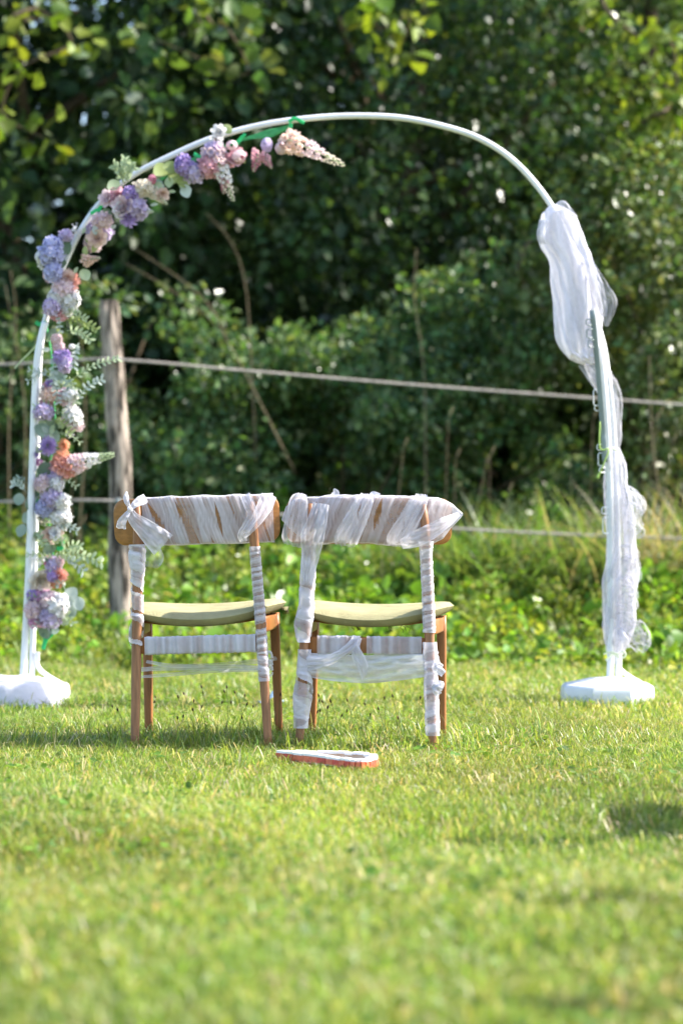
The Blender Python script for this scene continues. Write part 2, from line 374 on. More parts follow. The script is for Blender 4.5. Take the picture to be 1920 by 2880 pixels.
# seed heads on thin stalks
mb = MB()
for k in range(46):
    d = random.choice([7.75, 7.9, 8.1, 8.4]) + random.uniform(-.15, .3); px = random.uniform(300, 1300); x = (px - 960) / F * d
    h = random.uniform(.07, .15); lx = random.uniform(-.03, .03); b = Vector((x, d, 0)); tp = b + Vector((lx, 0, h))
    mb.tube([b, b + Vector((lx * .3, 0, h * .6)), tp], .0007, 4, t=(.10, .13, .03)); mb.tube([tp, tp + Vector((lx * .1, 0, .006)), tp + Vector((lx * .2, 0, .013))], [.001, .0032, .001], 6, t=(.045, .03, .02))
tag(mb.build('seed_heads', PETALTINT), 'thin stalks with small dark plantain seed heads near the chairs', 'seed heads', kind='stuff')

# ------------------------------------------------------------------ rough grass and weeds at the lawn's back edge
def weeds():
    rng = np.random.default_rng(41); parts = []
    WC = [(.16, .27, .025), (.22, .31, .03), (.11, .21, .025), (.26, .31, .06)]
    m = 950; cx = rng.uniform(-3.4, 3.4, m); cy = 11.3 + 4.3 * rng.random(m) ** .62
    hz = .035 + .20 * np.clip(cy - 11.9, 0, 9) * (.6 + .8 * noise3(np.stack([cx * 2.3, cy, 0 * cx], 1), 5))
    cz = hz * rng.random(m) ** .5
    C = np.stack([cx, cy, cz], 1); kind = rng.random(m) + .35 * (noise3(C * 1.7, 12) - .5)
    for lo_, hi_, sz, per, cols, wd in ((-1, .42, .045, 58, WC, .34), (.42, .68, .075, 30, [(.10, .20, .03), (.14, .25, .035)], .42), (.68, 3, .034, 80, [(.20, .27, .05), (.26, .29, .08), (.15, .22, .04)], .26)):
        k = (kind > lo_) & (kind <= hi_); parts.append(clump_leaves(C[k], .06 + .09 * rng.random(k.sum()), per, sz, cols, rng, flat=.9, up=1.0, wid=wd))
    V, f, T = merge(parts)
    o = put('weeds', np_mesh('weeds', V, [f], T), LEAF)
    tag(o, 'bright low broad leaved weeds along the back edge of the lawn', 'weeds', kind='stuff')
    n = 42000; x = rng.uniform(-3.5, 3.5, n); y = 11.9 + 4.0 * rng.random(n)
    q = np.stack([x, y, gz(x, y)], 1); hh = (.07 + .145 * np.clip(y - 12.0, 0, 9)) * (.4 + .9 * rng.random(n)) * (.6 + .8 * noise3(q * 2, 6))
    V, f, T = longblades(q, hh, .006 + .005 * rng.random(n), .2 + .8 * rng.random(n), rng.random(n) * 6.28, tints(n, [(.15, .22, .03), (.20, .24, .05), (.10, .17, .03), (.33, .28, .14)], rng, .2, 1, w=[.4, .3, .2, .1]), 4)
    tag(put('rough_grass', np_mesh('rough_grass', V, [f], T), GRASS), 'knee high rough grass growing between the weeds behind the lawn', 'grass', kind='stuff')
weeds()
def tall_clump(px, D, n, h, spread, cols, wts, label, seed):
    rng = np.random.default_rng(seed); x = (px - 960) / F * D; r = thing('tall_grass_clump', label, 'grass clump', (x, D, 0), 'tall grass clumps below the hedge')
    q = np.stack([spread * rng.normal(size=n), .25 * rng.normal(size=n), 0 * np.ones(n)], 1)
    V, f, T = longblades(q, h * (.5 + .6 * rng.random(n)), .010 + .008 * rng.random(n), .3 + .8 * rng.random(n), rng.random(n) * 6.28, tints(n, cols, rng, .2, 1, w=wts), 6)
    put('blades', np_mesh('blades', V, [f], T), GRASS, r)['kind'] = 'stuff'
    mb = MB()
    for k in range(4):
        a = random.uniform(0, 6.28); b = Vector((random.gauss(0, spread), random.gauss(0, .15), 0)); hh = h * random.uniform(.9, 1.3); l = random.uniform(.05, .25) * hh
        tp = b + Vector((math.cos(a) * l, math.sin(a) * l, hh)); mb.tube([b, b * .5 + tp * .5 + Vector((0, 0, .03)), tp], [.002, .0016, .001], 5); mb.tube([tp, tp + Vector((.01, 0, .04)), tp + Vector((.03, 0, .08))], [.0015, .005, .001], 6)
    mb.build('dry_stalks', TWIG, r)['kind'] = 'stuff'
GR = [(.10, .175, .04), (.15, .22, .055), (.30, .26, .15)]
for i, (px, D, n, h, sp, wt, lab) in enumerate([
        (1540, 14.3, 1500, 1.05, .34, [.5, .4, .1], 'tall arching green grass clump just left of the draped arch leg'),
        (1330, 14.4, 1000, .95, .26, [.5, .4, .1], 'tall grass clump mixed with tan dry blades right of the right chair'),
        (1860, 14.3, 1200, 1.15, .24, [.2, .25, .55], 'tan dry tall grass clump at the right edge behind the arch'),
        (640, 14.8, 450, .65, .4, [.5, .4, .1], 'green tall grass clump showing above the left chair'),
        (1100, 14.9, 450, .6, .4, [.5, .4, .1], 'green tall grass clump showing above the right chair'),
        (120, 14.6, 600, .75, .35, [.45, .3, .25], 'thin tall grass clump behind the flowered arch leg')]):
    tall_clump(px, D, n, h, sp, GR, wt, lab, 60 + i)
def broad_plant():
    base = P(800, 1745, 13.0); base.z = 0; r = thing('broad_leaved_plant', 'bright yellow green plant with long arching leaves seen between the chairs', 'plant', base)
    for k in range(11):
        a = random.uniform(0, 6.28); L = random.uniform(.28, .5); ln = random.uniform(.4, .9); d = Vector((math.cos(a), .5 * math.sin(a), 0)); mb = MB()
        rows = []
        for i in range(9):
            t = i / 8; c = d * L * ln * t ** 1.4 + Vector((0, 0, L * (1.15 * t - .75 * ln * t ** 2.5))); wd = .052 * math.sin(math.pi * min(1, t * .9 + .1)) ** .8 + .001
            sd = Vector((-d.y, d.x, 0)).normalized(); rows += [c - sd * wd * .5 + Vector((0, 0, .006)), c, c + sd * wd * .5 + Vector((0, 0, .006))]
        mb.add(rows, [(3 * i + j, 3 * i + j + 1, 3 * i + 4 + j, 3 * i + 3 + j) for i in range(8) for j in range(2)], random.choice([(.22, .30, .03), (.28, .33, .04), (.16, .25, .03)]))
        mb.build('leaf', LEAF, r)
    MB().tube([(0, 0, 0), (.01, 0, .2), (0, 0, .38)], [.008, .006, .003], 6, t=(.14, .2, .04)).build('stem', LEAF, r)
broad_plant()

# ------------------------------------------------------------------ trees and shrubs
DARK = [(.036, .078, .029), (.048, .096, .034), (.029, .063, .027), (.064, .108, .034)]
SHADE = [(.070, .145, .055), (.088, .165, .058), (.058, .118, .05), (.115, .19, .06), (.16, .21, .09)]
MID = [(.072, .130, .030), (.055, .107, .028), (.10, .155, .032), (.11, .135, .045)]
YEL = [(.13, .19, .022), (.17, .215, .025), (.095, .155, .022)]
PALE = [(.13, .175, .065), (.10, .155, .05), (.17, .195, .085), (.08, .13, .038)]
def stem_tube(mb, pts, r0, r1, seg=7):
    pc = spline(pts, 9); mb.tube(pc, list(np.linspace(r0, r1, 9)), seg)
def woody(name, label, cat, group, x, y, h, rad, z0, ncl, per, size, cols, seed, mat=LEAF, trunk=.1, crad=(.25, .5), limbs=5, depth=1.0, extra=(), wid=.36, vis=5.4, wts=None):
    """A tree or shrub: trunk, limbs, and a crown of leaf clumps filling an uneven ellipsoid."""
    rng = np.random.default_rng(seed); r = thing(name, label, cat, (x, y, 0), group)
    mb = MB(); stem_tube(mb, [(0, 0, -.05), (rng.normal() * .08, .02, h * .25), (rng.normal() * .15, .1, h * .5), (rng.normal() * .2, .1, h * .9)], trunk, trunk * .2, 9); mb.build('trunk', BARK, r)
    for k in range(limbs):
        a = k / limbs * 6.28 + rng.random(); zb = h * (.12 + .35 * rng.random()); L = rad * (.6 + .4 * rng.random()); m2 = MB()
        d = Vector((math.cos(a), math.sin(a) * depth, 0)); stem_tube(m2, [Vector((0, 0, zb)), d * L * .5 + Vector((0, 0, zb + .25 * L)), d * L + Vector((0, 0, zb + (.4 + .5 * rng.random()) * L))], trunk * .4, trunk * .08, 6)
        m2.build('branch', BARK, r)
    d = rng.normal(size=(ncl * 6, 3)); d /= np.linalg.norm(d, axis=1, keepdims=True)
    q = d * (rng.random((ncl * 6, 1)) ** .33); z = q[:, 2]
    c = np.stack([q[:, 0] * rad, q[:, 1] * rad * depth, (z0 + h) / 2 + z * (h - z0) / 2], 1)
    lump = noise3(c * 1.9 + seed, seed); w = np.clip((lump - .36) * 5, .05, 1) * np.where(c[:, 2] > vis, .35, 1.0)
    c = c[rng.choice(len(c), ncl, replace=False, p=w / w.sum())]
    rr = rng.uniform(crad[0], crad[1], ncl)
    parts = [clump_leaves(c, rr, per, size, cols, rng, wid=wid, w=wts)]
    V, f, T = merge(parts); put('crown', np_mesh('crown', V, [f], T), mat, r)
    return r
TG, SG = 'trees of the hedge behind the fence', 'shrubs along the foot of the hedge'
for a in [
    # name, label, x, y, h, rad, z0, clumps, per, size, cols, seed
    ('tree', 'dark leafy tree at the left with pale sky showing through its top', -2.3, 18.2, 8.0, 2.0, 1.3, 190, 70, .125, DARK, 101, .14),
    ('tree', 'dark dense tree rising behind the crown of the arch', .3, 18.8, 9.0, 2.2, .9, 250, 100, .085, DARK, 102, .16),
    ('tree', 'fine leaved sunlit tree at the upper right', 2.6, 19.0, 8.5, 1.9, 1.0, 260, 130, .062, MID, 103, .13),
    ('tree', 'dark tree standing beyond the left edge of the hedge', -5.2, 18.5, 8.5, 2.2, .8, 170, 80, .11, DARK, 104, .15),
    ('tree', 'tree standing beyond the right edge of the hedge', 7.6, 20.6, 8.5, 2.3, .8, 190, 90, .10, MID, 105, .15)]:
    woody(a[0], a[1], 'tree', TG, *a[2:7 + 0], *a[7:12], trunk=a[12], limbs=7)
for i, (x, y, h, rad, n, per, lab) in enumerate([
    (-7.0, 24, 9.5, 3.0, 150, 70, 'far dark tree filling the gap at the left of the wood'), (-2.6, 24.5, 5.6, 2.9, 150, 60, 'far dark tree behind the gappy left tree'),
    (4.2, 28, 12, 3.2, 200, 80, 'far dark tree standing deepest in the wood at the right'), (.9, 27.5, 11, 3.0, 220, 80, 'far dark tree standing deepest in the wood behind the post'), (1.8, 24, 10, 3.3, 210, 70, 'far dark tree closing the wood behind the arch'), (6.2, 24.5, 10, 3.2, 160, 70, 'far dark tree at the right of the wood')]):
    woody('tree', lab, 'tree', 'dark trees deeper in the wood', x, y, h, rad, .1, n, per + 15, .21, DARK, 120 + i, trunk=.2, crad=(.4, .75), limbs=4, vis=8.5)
for i, (x, y, h, rad, n, per, sz, cols, m, lab) in enumerate([
    (-4.6, 16.6, 2.8, 1.2, 80, 90, .07, DARK, LEAF, 'dark shrub at the far left end of the hedge'),
    (-2.6, 16.6, 2.6, 1.0, 80, 100, .06, SHADE, LEAF, 'dim shrub with brown stems behind the flowered arch leg'),
    (-1.25, 16.3, 2.3, .95, 100, 110, .058, SHADE, LEAF, 'green bramble shrub right of the wooden fence post'),
    (.0, 16.2, 2.1, 1.0, 110, 110, .058, SHADE, LEAF, 'dark bramble shrub above the two chairs'),
    (1.05, 16.5, 2.5, .9, 90, 110, .056, SHADE, LEAF, 'dark shrub in the shade left of the white drape'),
    (2.05, 15.9, 3.2, .95, 170, 120, .05, PALE, SHINY, 'tall pale shiny leaved shrub right of the white drape'),
    (5.2, 17.6, 3.0, 1.1, 90, 100, .06, MID, LEAF, 'green shrub beyond the right end of the hedge')]):
    woody('shrub', lab, 'shrub', SG, x, y, h, rad, .05, n, per, sz, cols, 140 + i, mat=m, trunk=.035, crad=(.14, .32), limbs=5)
for i, x in enumerate((-5.6, -3.4, -1.2, 1.0, 3.2, 5.4)):
    woody('shrub', ('holly like undergrowth shrub deep in the left wood', 'dark undergrowth shrub behind the left tree trunk', 'dark undergrowth shrub behind the fence post', 'dark undergrowth shrub far behind the right chair', 'dark undergrowth shrub behind the pale shiny shrub', 'undergrowth shrub deep in the right wood')[i],
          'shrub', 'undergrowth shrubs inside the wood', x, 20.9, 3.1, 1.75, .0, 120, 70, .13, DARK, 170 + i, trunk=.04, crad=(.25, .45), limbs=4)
# low leafy boughs of young sunlit leaves reaching out of the wood
def bough(label, spots, cols, size, seed, per=42, rad=.17, root=None):
    rng = np.random.default_rng(seed); pts = [P(px, py, D) for px, py, D in spots]
    r = thing('leafy_bough', label, 'bough', (pts[0].x, pts[0].y, 0), 'sunlit boughs reaching out of the wood')
    off = np.array(r.location); c = np.array([tuple(p) for p in pts]) - off
    V, f, T = clump_leaves(c, np.full(len(c), rad), per, size, cols, rng, wid=.42); put('leaves', np_mesh('leaves', V, [f], T), LEAF, r)
    mb = MB(); b = Vector(root) if root else pts[0] + Vector((.3, 2.4, .6)); mb.tube(spline([b - r.location] + [p - r.location for p in pts], 30), list(np.linspace(.018, .004, 30)), 6); mb.build('twig', BARK, r)
bough('yellow green round leaved bough in the top left corner', [(30, 60, 16), (110, 25, 15.9), (200, 120, 16), (60, 190, 15.9), (10, 320, 15.9), (130, 390, 16)], YEL, .12, 201, per=13, rad=.2)
bough('yellow green bough hanging from the top centre of the wood', [(1010, -60, 15.8), (1050, 10, 15.7), (1065, 80, 15.7), (1150, 50, 15.8), (1110, 170, 15.8)], YEL, .12, 202, per=16, rad=.17)
bough('broad dull green leaves hanging above the left part of the arch', [(560, -40, 15.8), (590, 60, 15.8), (640, 80, 15.7), (690, 210, 15.8), (440, 110, 15.9)], MID, .13, 203, per=18, rad=.2)
bough('bright yellow green bough at the upper right', [(1700, 20, 15.9), (1790, 100, 15.8), (1880, 110, 15.8), (1900, 240, 15.8), (1840, 300, 15.9)], YEL, .09, 204, per=34, rad=.2)
bough('bright leaf spray hanging at the right above the drape', [(1880, 300, 15.7), (1810, 340, 15.7), (1780, 410, 15.7), (1760, 480, 15.7), (1830, 400, 15.8)], YEL, .10, 205, per=24, rad=.17)
bough('pale sunlit leaf spray left of the white drape', [(1530, 700, 15.9), (1460, 740, 15.6), (1475, 800, 15.6), (1500, 830, 15.6)], PALE, .06, 206, per=30, rad=.1, root=(1.9, 17, 1.6))
# bare stems in front of the hedge
def bare(label, paths, D, r0):
    pts0 = P(paths[0][0][0], paths[0][0][1], D); r = thing('bare_stem', label, 'bare stem', (pts0.x, D, 0), 'bare stems in the hedge')
    for p in paths:
        mb = MB(); pc = spline([P(a, b, D) - r.location for a, b in p], 12); mb.tube(pc, list(np.linspace(r0 * .55, r0 * .22, 12)), 5); mb.build('stem', TWIG, r)
bare('pale arching twigs right of the fence post', [[(830, 1330), (720, 1110), (640, 960), (560, 870), (440, 790), (350, 740)], [(640, 960), (590, 860), (500, 780), (380, 700)]], 15.1, .009)
bare('upright thin stem in the middle of the hedge', [[(1195, 1500), (1195, 1150), (1185, 980), (1165, 850), (1170, 700)]], 15.3, .010)
bare('curving thin stem above the fence post', [[(720, 1300), (705, 1000), (690, 800), (650, 680), (580, 600)]], 15.4, .008)
bare('brown dry stems at the right edge behind the drape', [[(1880, 1640), (1850, 1380), (1830, 1200), (1825, 1000)], [(1850, 1640), (1900, 1500), (1935, 1390)], [(1800, 1640), (1850, 1550), (1885, 1510)], [(1900, 1500), (1880, 1390), (1820, 1370)]], 14.4, .012)
bare('thin brown stems at the left edge behind the arch leg', [[(30, 1650), (25, 1200), (45, 900), (30, 760)], [(60, 1650), (70, 1150), (15, 800)], [(215, 1600), (240, 1200), (225, 900)]], 15.2, .010)

# ------------------------------------------------------------------ fence
def fence():
    D = 13.2; b = P(335, 1800, D); b.z = 0
    r = thing('wire_fence', 'weathered wooden post with two pale tape wires running across before the hedge', 'fence', b)
    nf = vnoise(5); mb = MB(); seg = 16; v = []
    path = [(331, 1830, 40), (337, 1700, 37), (333, 1560, 37), (337, 1420, 36), (336, 1300, 37), (326, 1180, 35), (320, 1060, 34), (311, 960, 33), (305, 880, 32), (305, 846, 28)]
    n = 40; cs = spline([P(a, c, D) - b for a, c, w_ in path], n); ws = np.interp(np.linspace(0, 1, n), np.linspace(0, 1, len(path)), [w_ for _, _, w_ in path])
    for k in range(n):
        for j in range(seg):
            a = j / seg * 6.283; rr = .9 * ws[k] / F * D * (1 + .22 * (float(nf(j * .9 + .1 * math.sin(k * .3))) - .5) + .12 * (float(nf(100 + j * 3 + k * .45)) - .5)) * (1 - .18 * (j in (5, 10)))
            v.append(cs[k] + Vector((math.cos(a) * rr, math.sin(a) * rr, .012 * (float(nf(j + 200)) - .5) * (k == n - 1))))
    mb.add(v, [(k * seg + j, k * seg + (j + 1) % seg, (k + 1) * seg + (j + 1) % seg, (k + 1) * seg + j) for k in range(n - 1) for j in range(seg)] + [tuple(range((n - 1) * seg, n * seg))])
    mb.build('post', POSTW, r, auto=50)
    for pts in ([(-700, 1052), (0, 1025), (160, 1017), (330, 1011), (700, 1043), (1200, 1085), (1700, 1122), (1920, 1138), (2900, 1205)],
                [(-700, 1412), (0, 1411), (330, 1409), (800, 1448), (1290, 1487), (1700, 1507), (1920, 1515), (2900, 1560)]):
        mb = MB(); pc = [P(a, c, D - .09 + (max(0, a - 330) / 1600) * .8) - b for a, c in pts]
        mb.tube(spline(pc, 60), 1, 8, sec=(.003, .0078, 3), up=(0, 1, 0)); mb.build('wire', ROPE, r)
    for py in (1011, 1409):
        MB().tube([P(332, py, D - .1) - b, P(332, py, D - .05) - b], .016, 8).build('insulator', TAPE if False else GREYM, r)
fence()

# ------------------------------------------------------------------ chairs
def plate_y(x): return -.237 + .055 * (x / .26) ** 2
def rear_c(s, z):                            # centre line of a rear leg
    x = lerp([0, .42, .8], [.2095, .193, .176], z) * s; y = lerp([0, .30, .45, .65, .8], [-.222, -.205, -.200, -.222, -.238], z); return Vector((x, y, z))
def chair(label, seat_tear):
    r = thing('chair', label, 'chair', group='wooden chairs set out on the lawn')
    for s in (-1, 1):
        zs = np.linspace(-.01, .775, 16); rad = list(np.interp(zs, [0, .3, .45, .7, .765, .776], [.0128, .0155, .0160, .0140, .0125, .006]))
        mb = MB(); mb.tube([rear_c(s, z) for z in zs], rad, 16, sec=(1, 1.2, 3), up=(1, 0, 0)); mb.build('rear_leg', WOODG, r)
        mb = MB(); zs = np.linspace(-.01, .412, 8); mb.tube([(s * lerp([0, .41], [.2155, .210], z), .207, z) for z in zs], list(np.linspace(.0125, .0165, 8)), 16, sec=(1, 1.2, 5), up=(1, 0, 0)); mb.build('front_leg', WOOD, r)
        mb = MB(); mb.tube([(s * .194, -.192, .388), (s * .202, 0, .386), (s * .209, .197, .385)], 1, 12, sec=(.0105, .025, 6), up=(1, 0, 0)); mb.build('side_rail', WOOD, r)
    mb = MB(); mb.tube([(-.187, -.205, .333), (0, -.207, .333), (.187, -.205, .333)], 1, 12, sec=(.010, .025, 6), up=(0, 1, 0)); mb.build('back_rail', WOOD, r)
    for y in (-.12, .13):
        mb = MB(); mb.tube([(x * .2, y, .412 - .018 * (1 - x * x)) for x in np.linspace(-1, 1, 7)], 1, 8, sec=(.02, .007, 5), up=(0, 1, 0)); mb.build('seat_support', WOOD, r)
    # backrest: a curved board with rounded corners
    mb = MB(); w2, h2, cr = .261, .0725, .036
    def hz(x):
        e = abs(x) - (w2 - cr); return h2 if e <= 0 else h2 - cr + math.sqrt(max(0, cr * cr - e * e))
    def fb(a, b):
        t = (a * 2 - 1); x = w2 * math.copysign(1 - (1 - abs(t)) ** 1.5, t); th = b * 6.283; c, s_ = math.cos(th), math.sin(th)
        zz = math.copysign(abs(s_) ** .3, s_) * hz(x); yy = math.copysign(abs(c) ** .5, c) * .007 * min(1, hz(x) / .03)
        return (x, plate_y(x) + .012 + yy - .012 * (zz / h2) * .5, .722 + zz)
    mb.grid(fb, 49, 24, wrapv=True); mb.build('backrest', PLY, r, auto=60)
    # seat: a padded saddle, wider in front
    mb = MB(); nx, ny = 37, 31
    def fs(top):
        def g(a, b):
            p, q = a * 2 - 1, b * 2 - 1
            k = .10; pp, qq = p * math.sqrt(1 - k * q * q * q * q), q * math.sqrt(1 - k * p ** 4)
            y = .017 + qq * .222; wd = lerp([-.2, .23], [.218, .262], y); x = pp * wd
            sag = lerp([-.2, .23], [.030, .012], y) * (1 - pp * pp); pr = max(0, (1 - abs(p) ** 7) * (1 - abs(q) ** 7)) ** .42
            zc = .441 - sag + .006 * pp * pp
            return (x, y, zc + (.023 if top else -.028) * pr + 0)
        return g
    mb.grid(fs(True), nx, ny); v0 = len(mb.v); mb.grid(fs(False), nx, ny); mb.f = mb.f[:(nx - 1) * (ny - 1)] + [tuple(reversed(q)) for q in mb.f[(nx - 1) * (ny - 1):]]
    mb.build('seat', FABRIC, r)
    if seat_tear == 'corner':
        mb = MB(); nf = vnoise(3)
        mb.grid(lambda a, b: (.236 + .026 * a, .17 - .04 * a * b, .432 - b * (.008 + .02 * float(nf(a * 9)) * a)), 14, 4); mb.build('torn_cover', FABRIC, r)
        mb = MB()
        for k in range(7): x = .245 + .016 * random.random(); mb.tube([(x, .165, .428), (x + .004, .165, .418), (x + random.uniform(-.006, .01), .16, .408)], .0008, 4)
        mb.build('loose_threads', THREAD, r)
    elif seat_tear == 'threads':
        mb = MB()
        for x0, n in ((-.045, 6), (.055, 5), (.11, 3)):
            for k in range(n):
                x = x0 + random.uniform(-.012, .012); L = random.uniform(.012, .032); q = [(x, -.13, .40)]
                for i in range(4): q.append((x + random.uniform(-.008, .008) + .003 * i, -.13 + random.uniform(-.005, .005), .40 - L * (i + 1) / 4))
                mb.tube(spline(q, 10), .0009, 4)
            mb.build('loose_threads', THREAD, r); mb = MB()
    return r
def copy_tree(o, parent=None):
    c = o.copy(); COL.objects.link(c)
    if parent is not None: c.parent = parent
    for ch in list(o.children): copy_tree(ch, c)
    return c
LX, RX = -.428, .097
left = chair('wooden chair on the left with olive seat and mostly bare legs', 'corner')
left.location = (LX, 7.782, .002); left.rotation_euler = (0, R(-1.6), R(-2.2))
right = chair('wooden chair on the right with loose tulle over back and legs', 'threads')
right.location = (RX, 7.782, 0); right.rotation_euler = (0, R(.4), R(-5.5))
for i, (x, y, a, lab) in enumerate([(1.36, 5.84, 0, 'guest chair outside the right edge whose shadow falls beside the aisle'), (1.40, 4.48, -2, 'guest chair of the second row outside the right edge'), (1.30, 3.80, 2, 'guest chair nearest the camera outside the right edge')]):
    c = copy_tree(left); c.location = (x, y, 0); c.rotation_euler = (0, 0, R(a)); c['label'] = lab

def leg_wrap(mb, s, z0, z1, pitch, off, gaps=(), seed=1, amp=.0016, dens=.86, sgn=1, bulge=None, nz=None):
    """A strip of tulle wound round a rear leg; gaps = list of (w0,w1) in turns where wood shows."""
    nf = vnoise(seed); nz = nz or int(abs(z1 - z0) / .0025) + 2; turns = abs(z1 - z0) / pitch
    def wv(a, b): return a * turns + sgn * b + .45 * float(nf(a * 11)) 
    def fn(a, b):
        z = z0 + (z1 - z0) * a; c = rear_c(s, z); th = b * 6.283; ca, sa = math.cos(th), math.sin(th)
        e = .7; x = math.copysign(abs(ca) ** e, ca); y = math.copysign(abs(sa) ** e, sa); wq = wv(a, b)
        rr = .0163 + off + amp * .6 * (1.6 * (1 - (wq % 1)) - .8) + amp * 2.2 * (float(nf(50 + wq * 6 + b * 3)) - .5) + .0008 * (float(nf(90 + a * 160)) - .5)
        bx = by = 0
        if bulge:
            bu = bulge(a); rr += bu[0] * (.6 + .8 * float(nf(130 + b * 5 + a * 4))); bx = bu[1]
        return (c.x + x * rr + bx, c.y + y * (rr * 1.22 + .001), z)
    def tf(a, b):
        wq = wv(a, b); return (dens - .08 if (wq + .3 * float(nf(wq * 1.3))) % 1 < .58 else dens - .42) + .3 * (float(nf(20 + wq * 5)) - .5) + .18 * (1 if (wq % 1) < .1 else 0)
    mb.grid(fn, nz, 44, wrapv=True, skip=lambda a, b: any(g0 < wv(a, b) < g1 for g0, g1 in gaps), tfn=tf)
def back_sleeve(mb, x0, x1, top, bot, ty, seed, slant=.8, amp=.004, dens=.42, fold=55, nstrip=16, slits=()):
    """Tulle wound round a backrest: a sleeve with slanting folds. top/bot/ty are functions of x."""
    f1, f2 = vnoise(seed), vnoise(seed + 9); nu = 400; nv = 84; rs = random.Random(seed)
    strips = [(x0 + (x1 - x0) * (k + rs.uniform(-.2, .9)) / nstrip, rs.uniform(.011, .030), slant * rs.uniform(.55, 1.5), rs.uniform(.12, .46)) for k in range(nstrip)]
    def geo(a, b):
        x = x0 + (x1 - x0) * a; th = b * 6.283; c, s_ = math.cos(th), math.sin(th); zc = (top(x) + bot(x)) / 2; hh = (top(x) - bot(x)) / 2
        zz = math.copysign(abs(s_) ** .5, s_) * hh; q = (x + slant * (zz) * (1 if c < 0 else -1)) * fold
        o = amp * (float(f1(q)) - .3) + amp * .5 * (float(f2(q * 2.7)) - .5)
        return x, c, s_, zc + zz + (o * .35 if abs(s_) > .9 else 0), q, o
    def fn(a, b):
        x, c, s_, z, q, o = geo(a, b); yy = math.copysign(abs(c) ** .6, c) * (ty(x) + max(0, o))
        return (x, plate_y(max(-.26, min(.26, x))) + .012 + yy - .006 * ((z - .722) / .07), z)
    def tf(a, b):
        x, c, s_, z, q, o = geo(a, b); n3 = float(f1(q * 4.1 + 11)); clear = 1 - dens
        for xc, wd, sl, al in strips:
            e = x + sl * (z - .722) * (1 if c < 0 else -1) - xc
            clear *= 1 - al * min(1, max(0, (wd - abs(e)) / .002)); clear *= 1 - .42 * max(0, 1 - abs(abs(e) - wd) / .0026)
        d = 1 - clear + .22 * (n3 - .5)
        for xc, wd, sl, z0, z1 in slits:
            if c < 0 and z0 < z < z1: d = .03 + (d - .03) * min(1, max(0, abs(x + sl * (z - .722) - xc) / (wd * min(1, (z - z0) / .04, (z1 - z) / .04)) - .75) * 3)
        if abs(s_) > .93: d += .3
        return max(.02, min(.97, d))
    mb.grid(fn, nu, nv, wrapv=True, tfn=tf)
def rail_wrap(mb, x0, x1, seed, fold=150, dens=.8, off=.003):
    f1 = vnoise(seed)
    def fn(a, b):
        x = x0 + (x1 - x0) * a; th = b * 6.283; c, s_ = math.cos(th), math.sin(th); q = (x + .06 * s_ * .03) * fold; o = off + .0035 * (float(f1(q)) - .35)
        return (x, -.206 + math.copysign(abs(c) ** .4, c) * (.010 + o), .333 + math.copysign(abs(s_) ** .4, s_) * (.0255 + o * .8))
    mb.grid(fn, 150, 20, wrapv=True, tfn=lambda a, b: dens + .5 * (float(f1((x0 + (x1 - x0) * a) * fold * .6 + 40)) - .5))
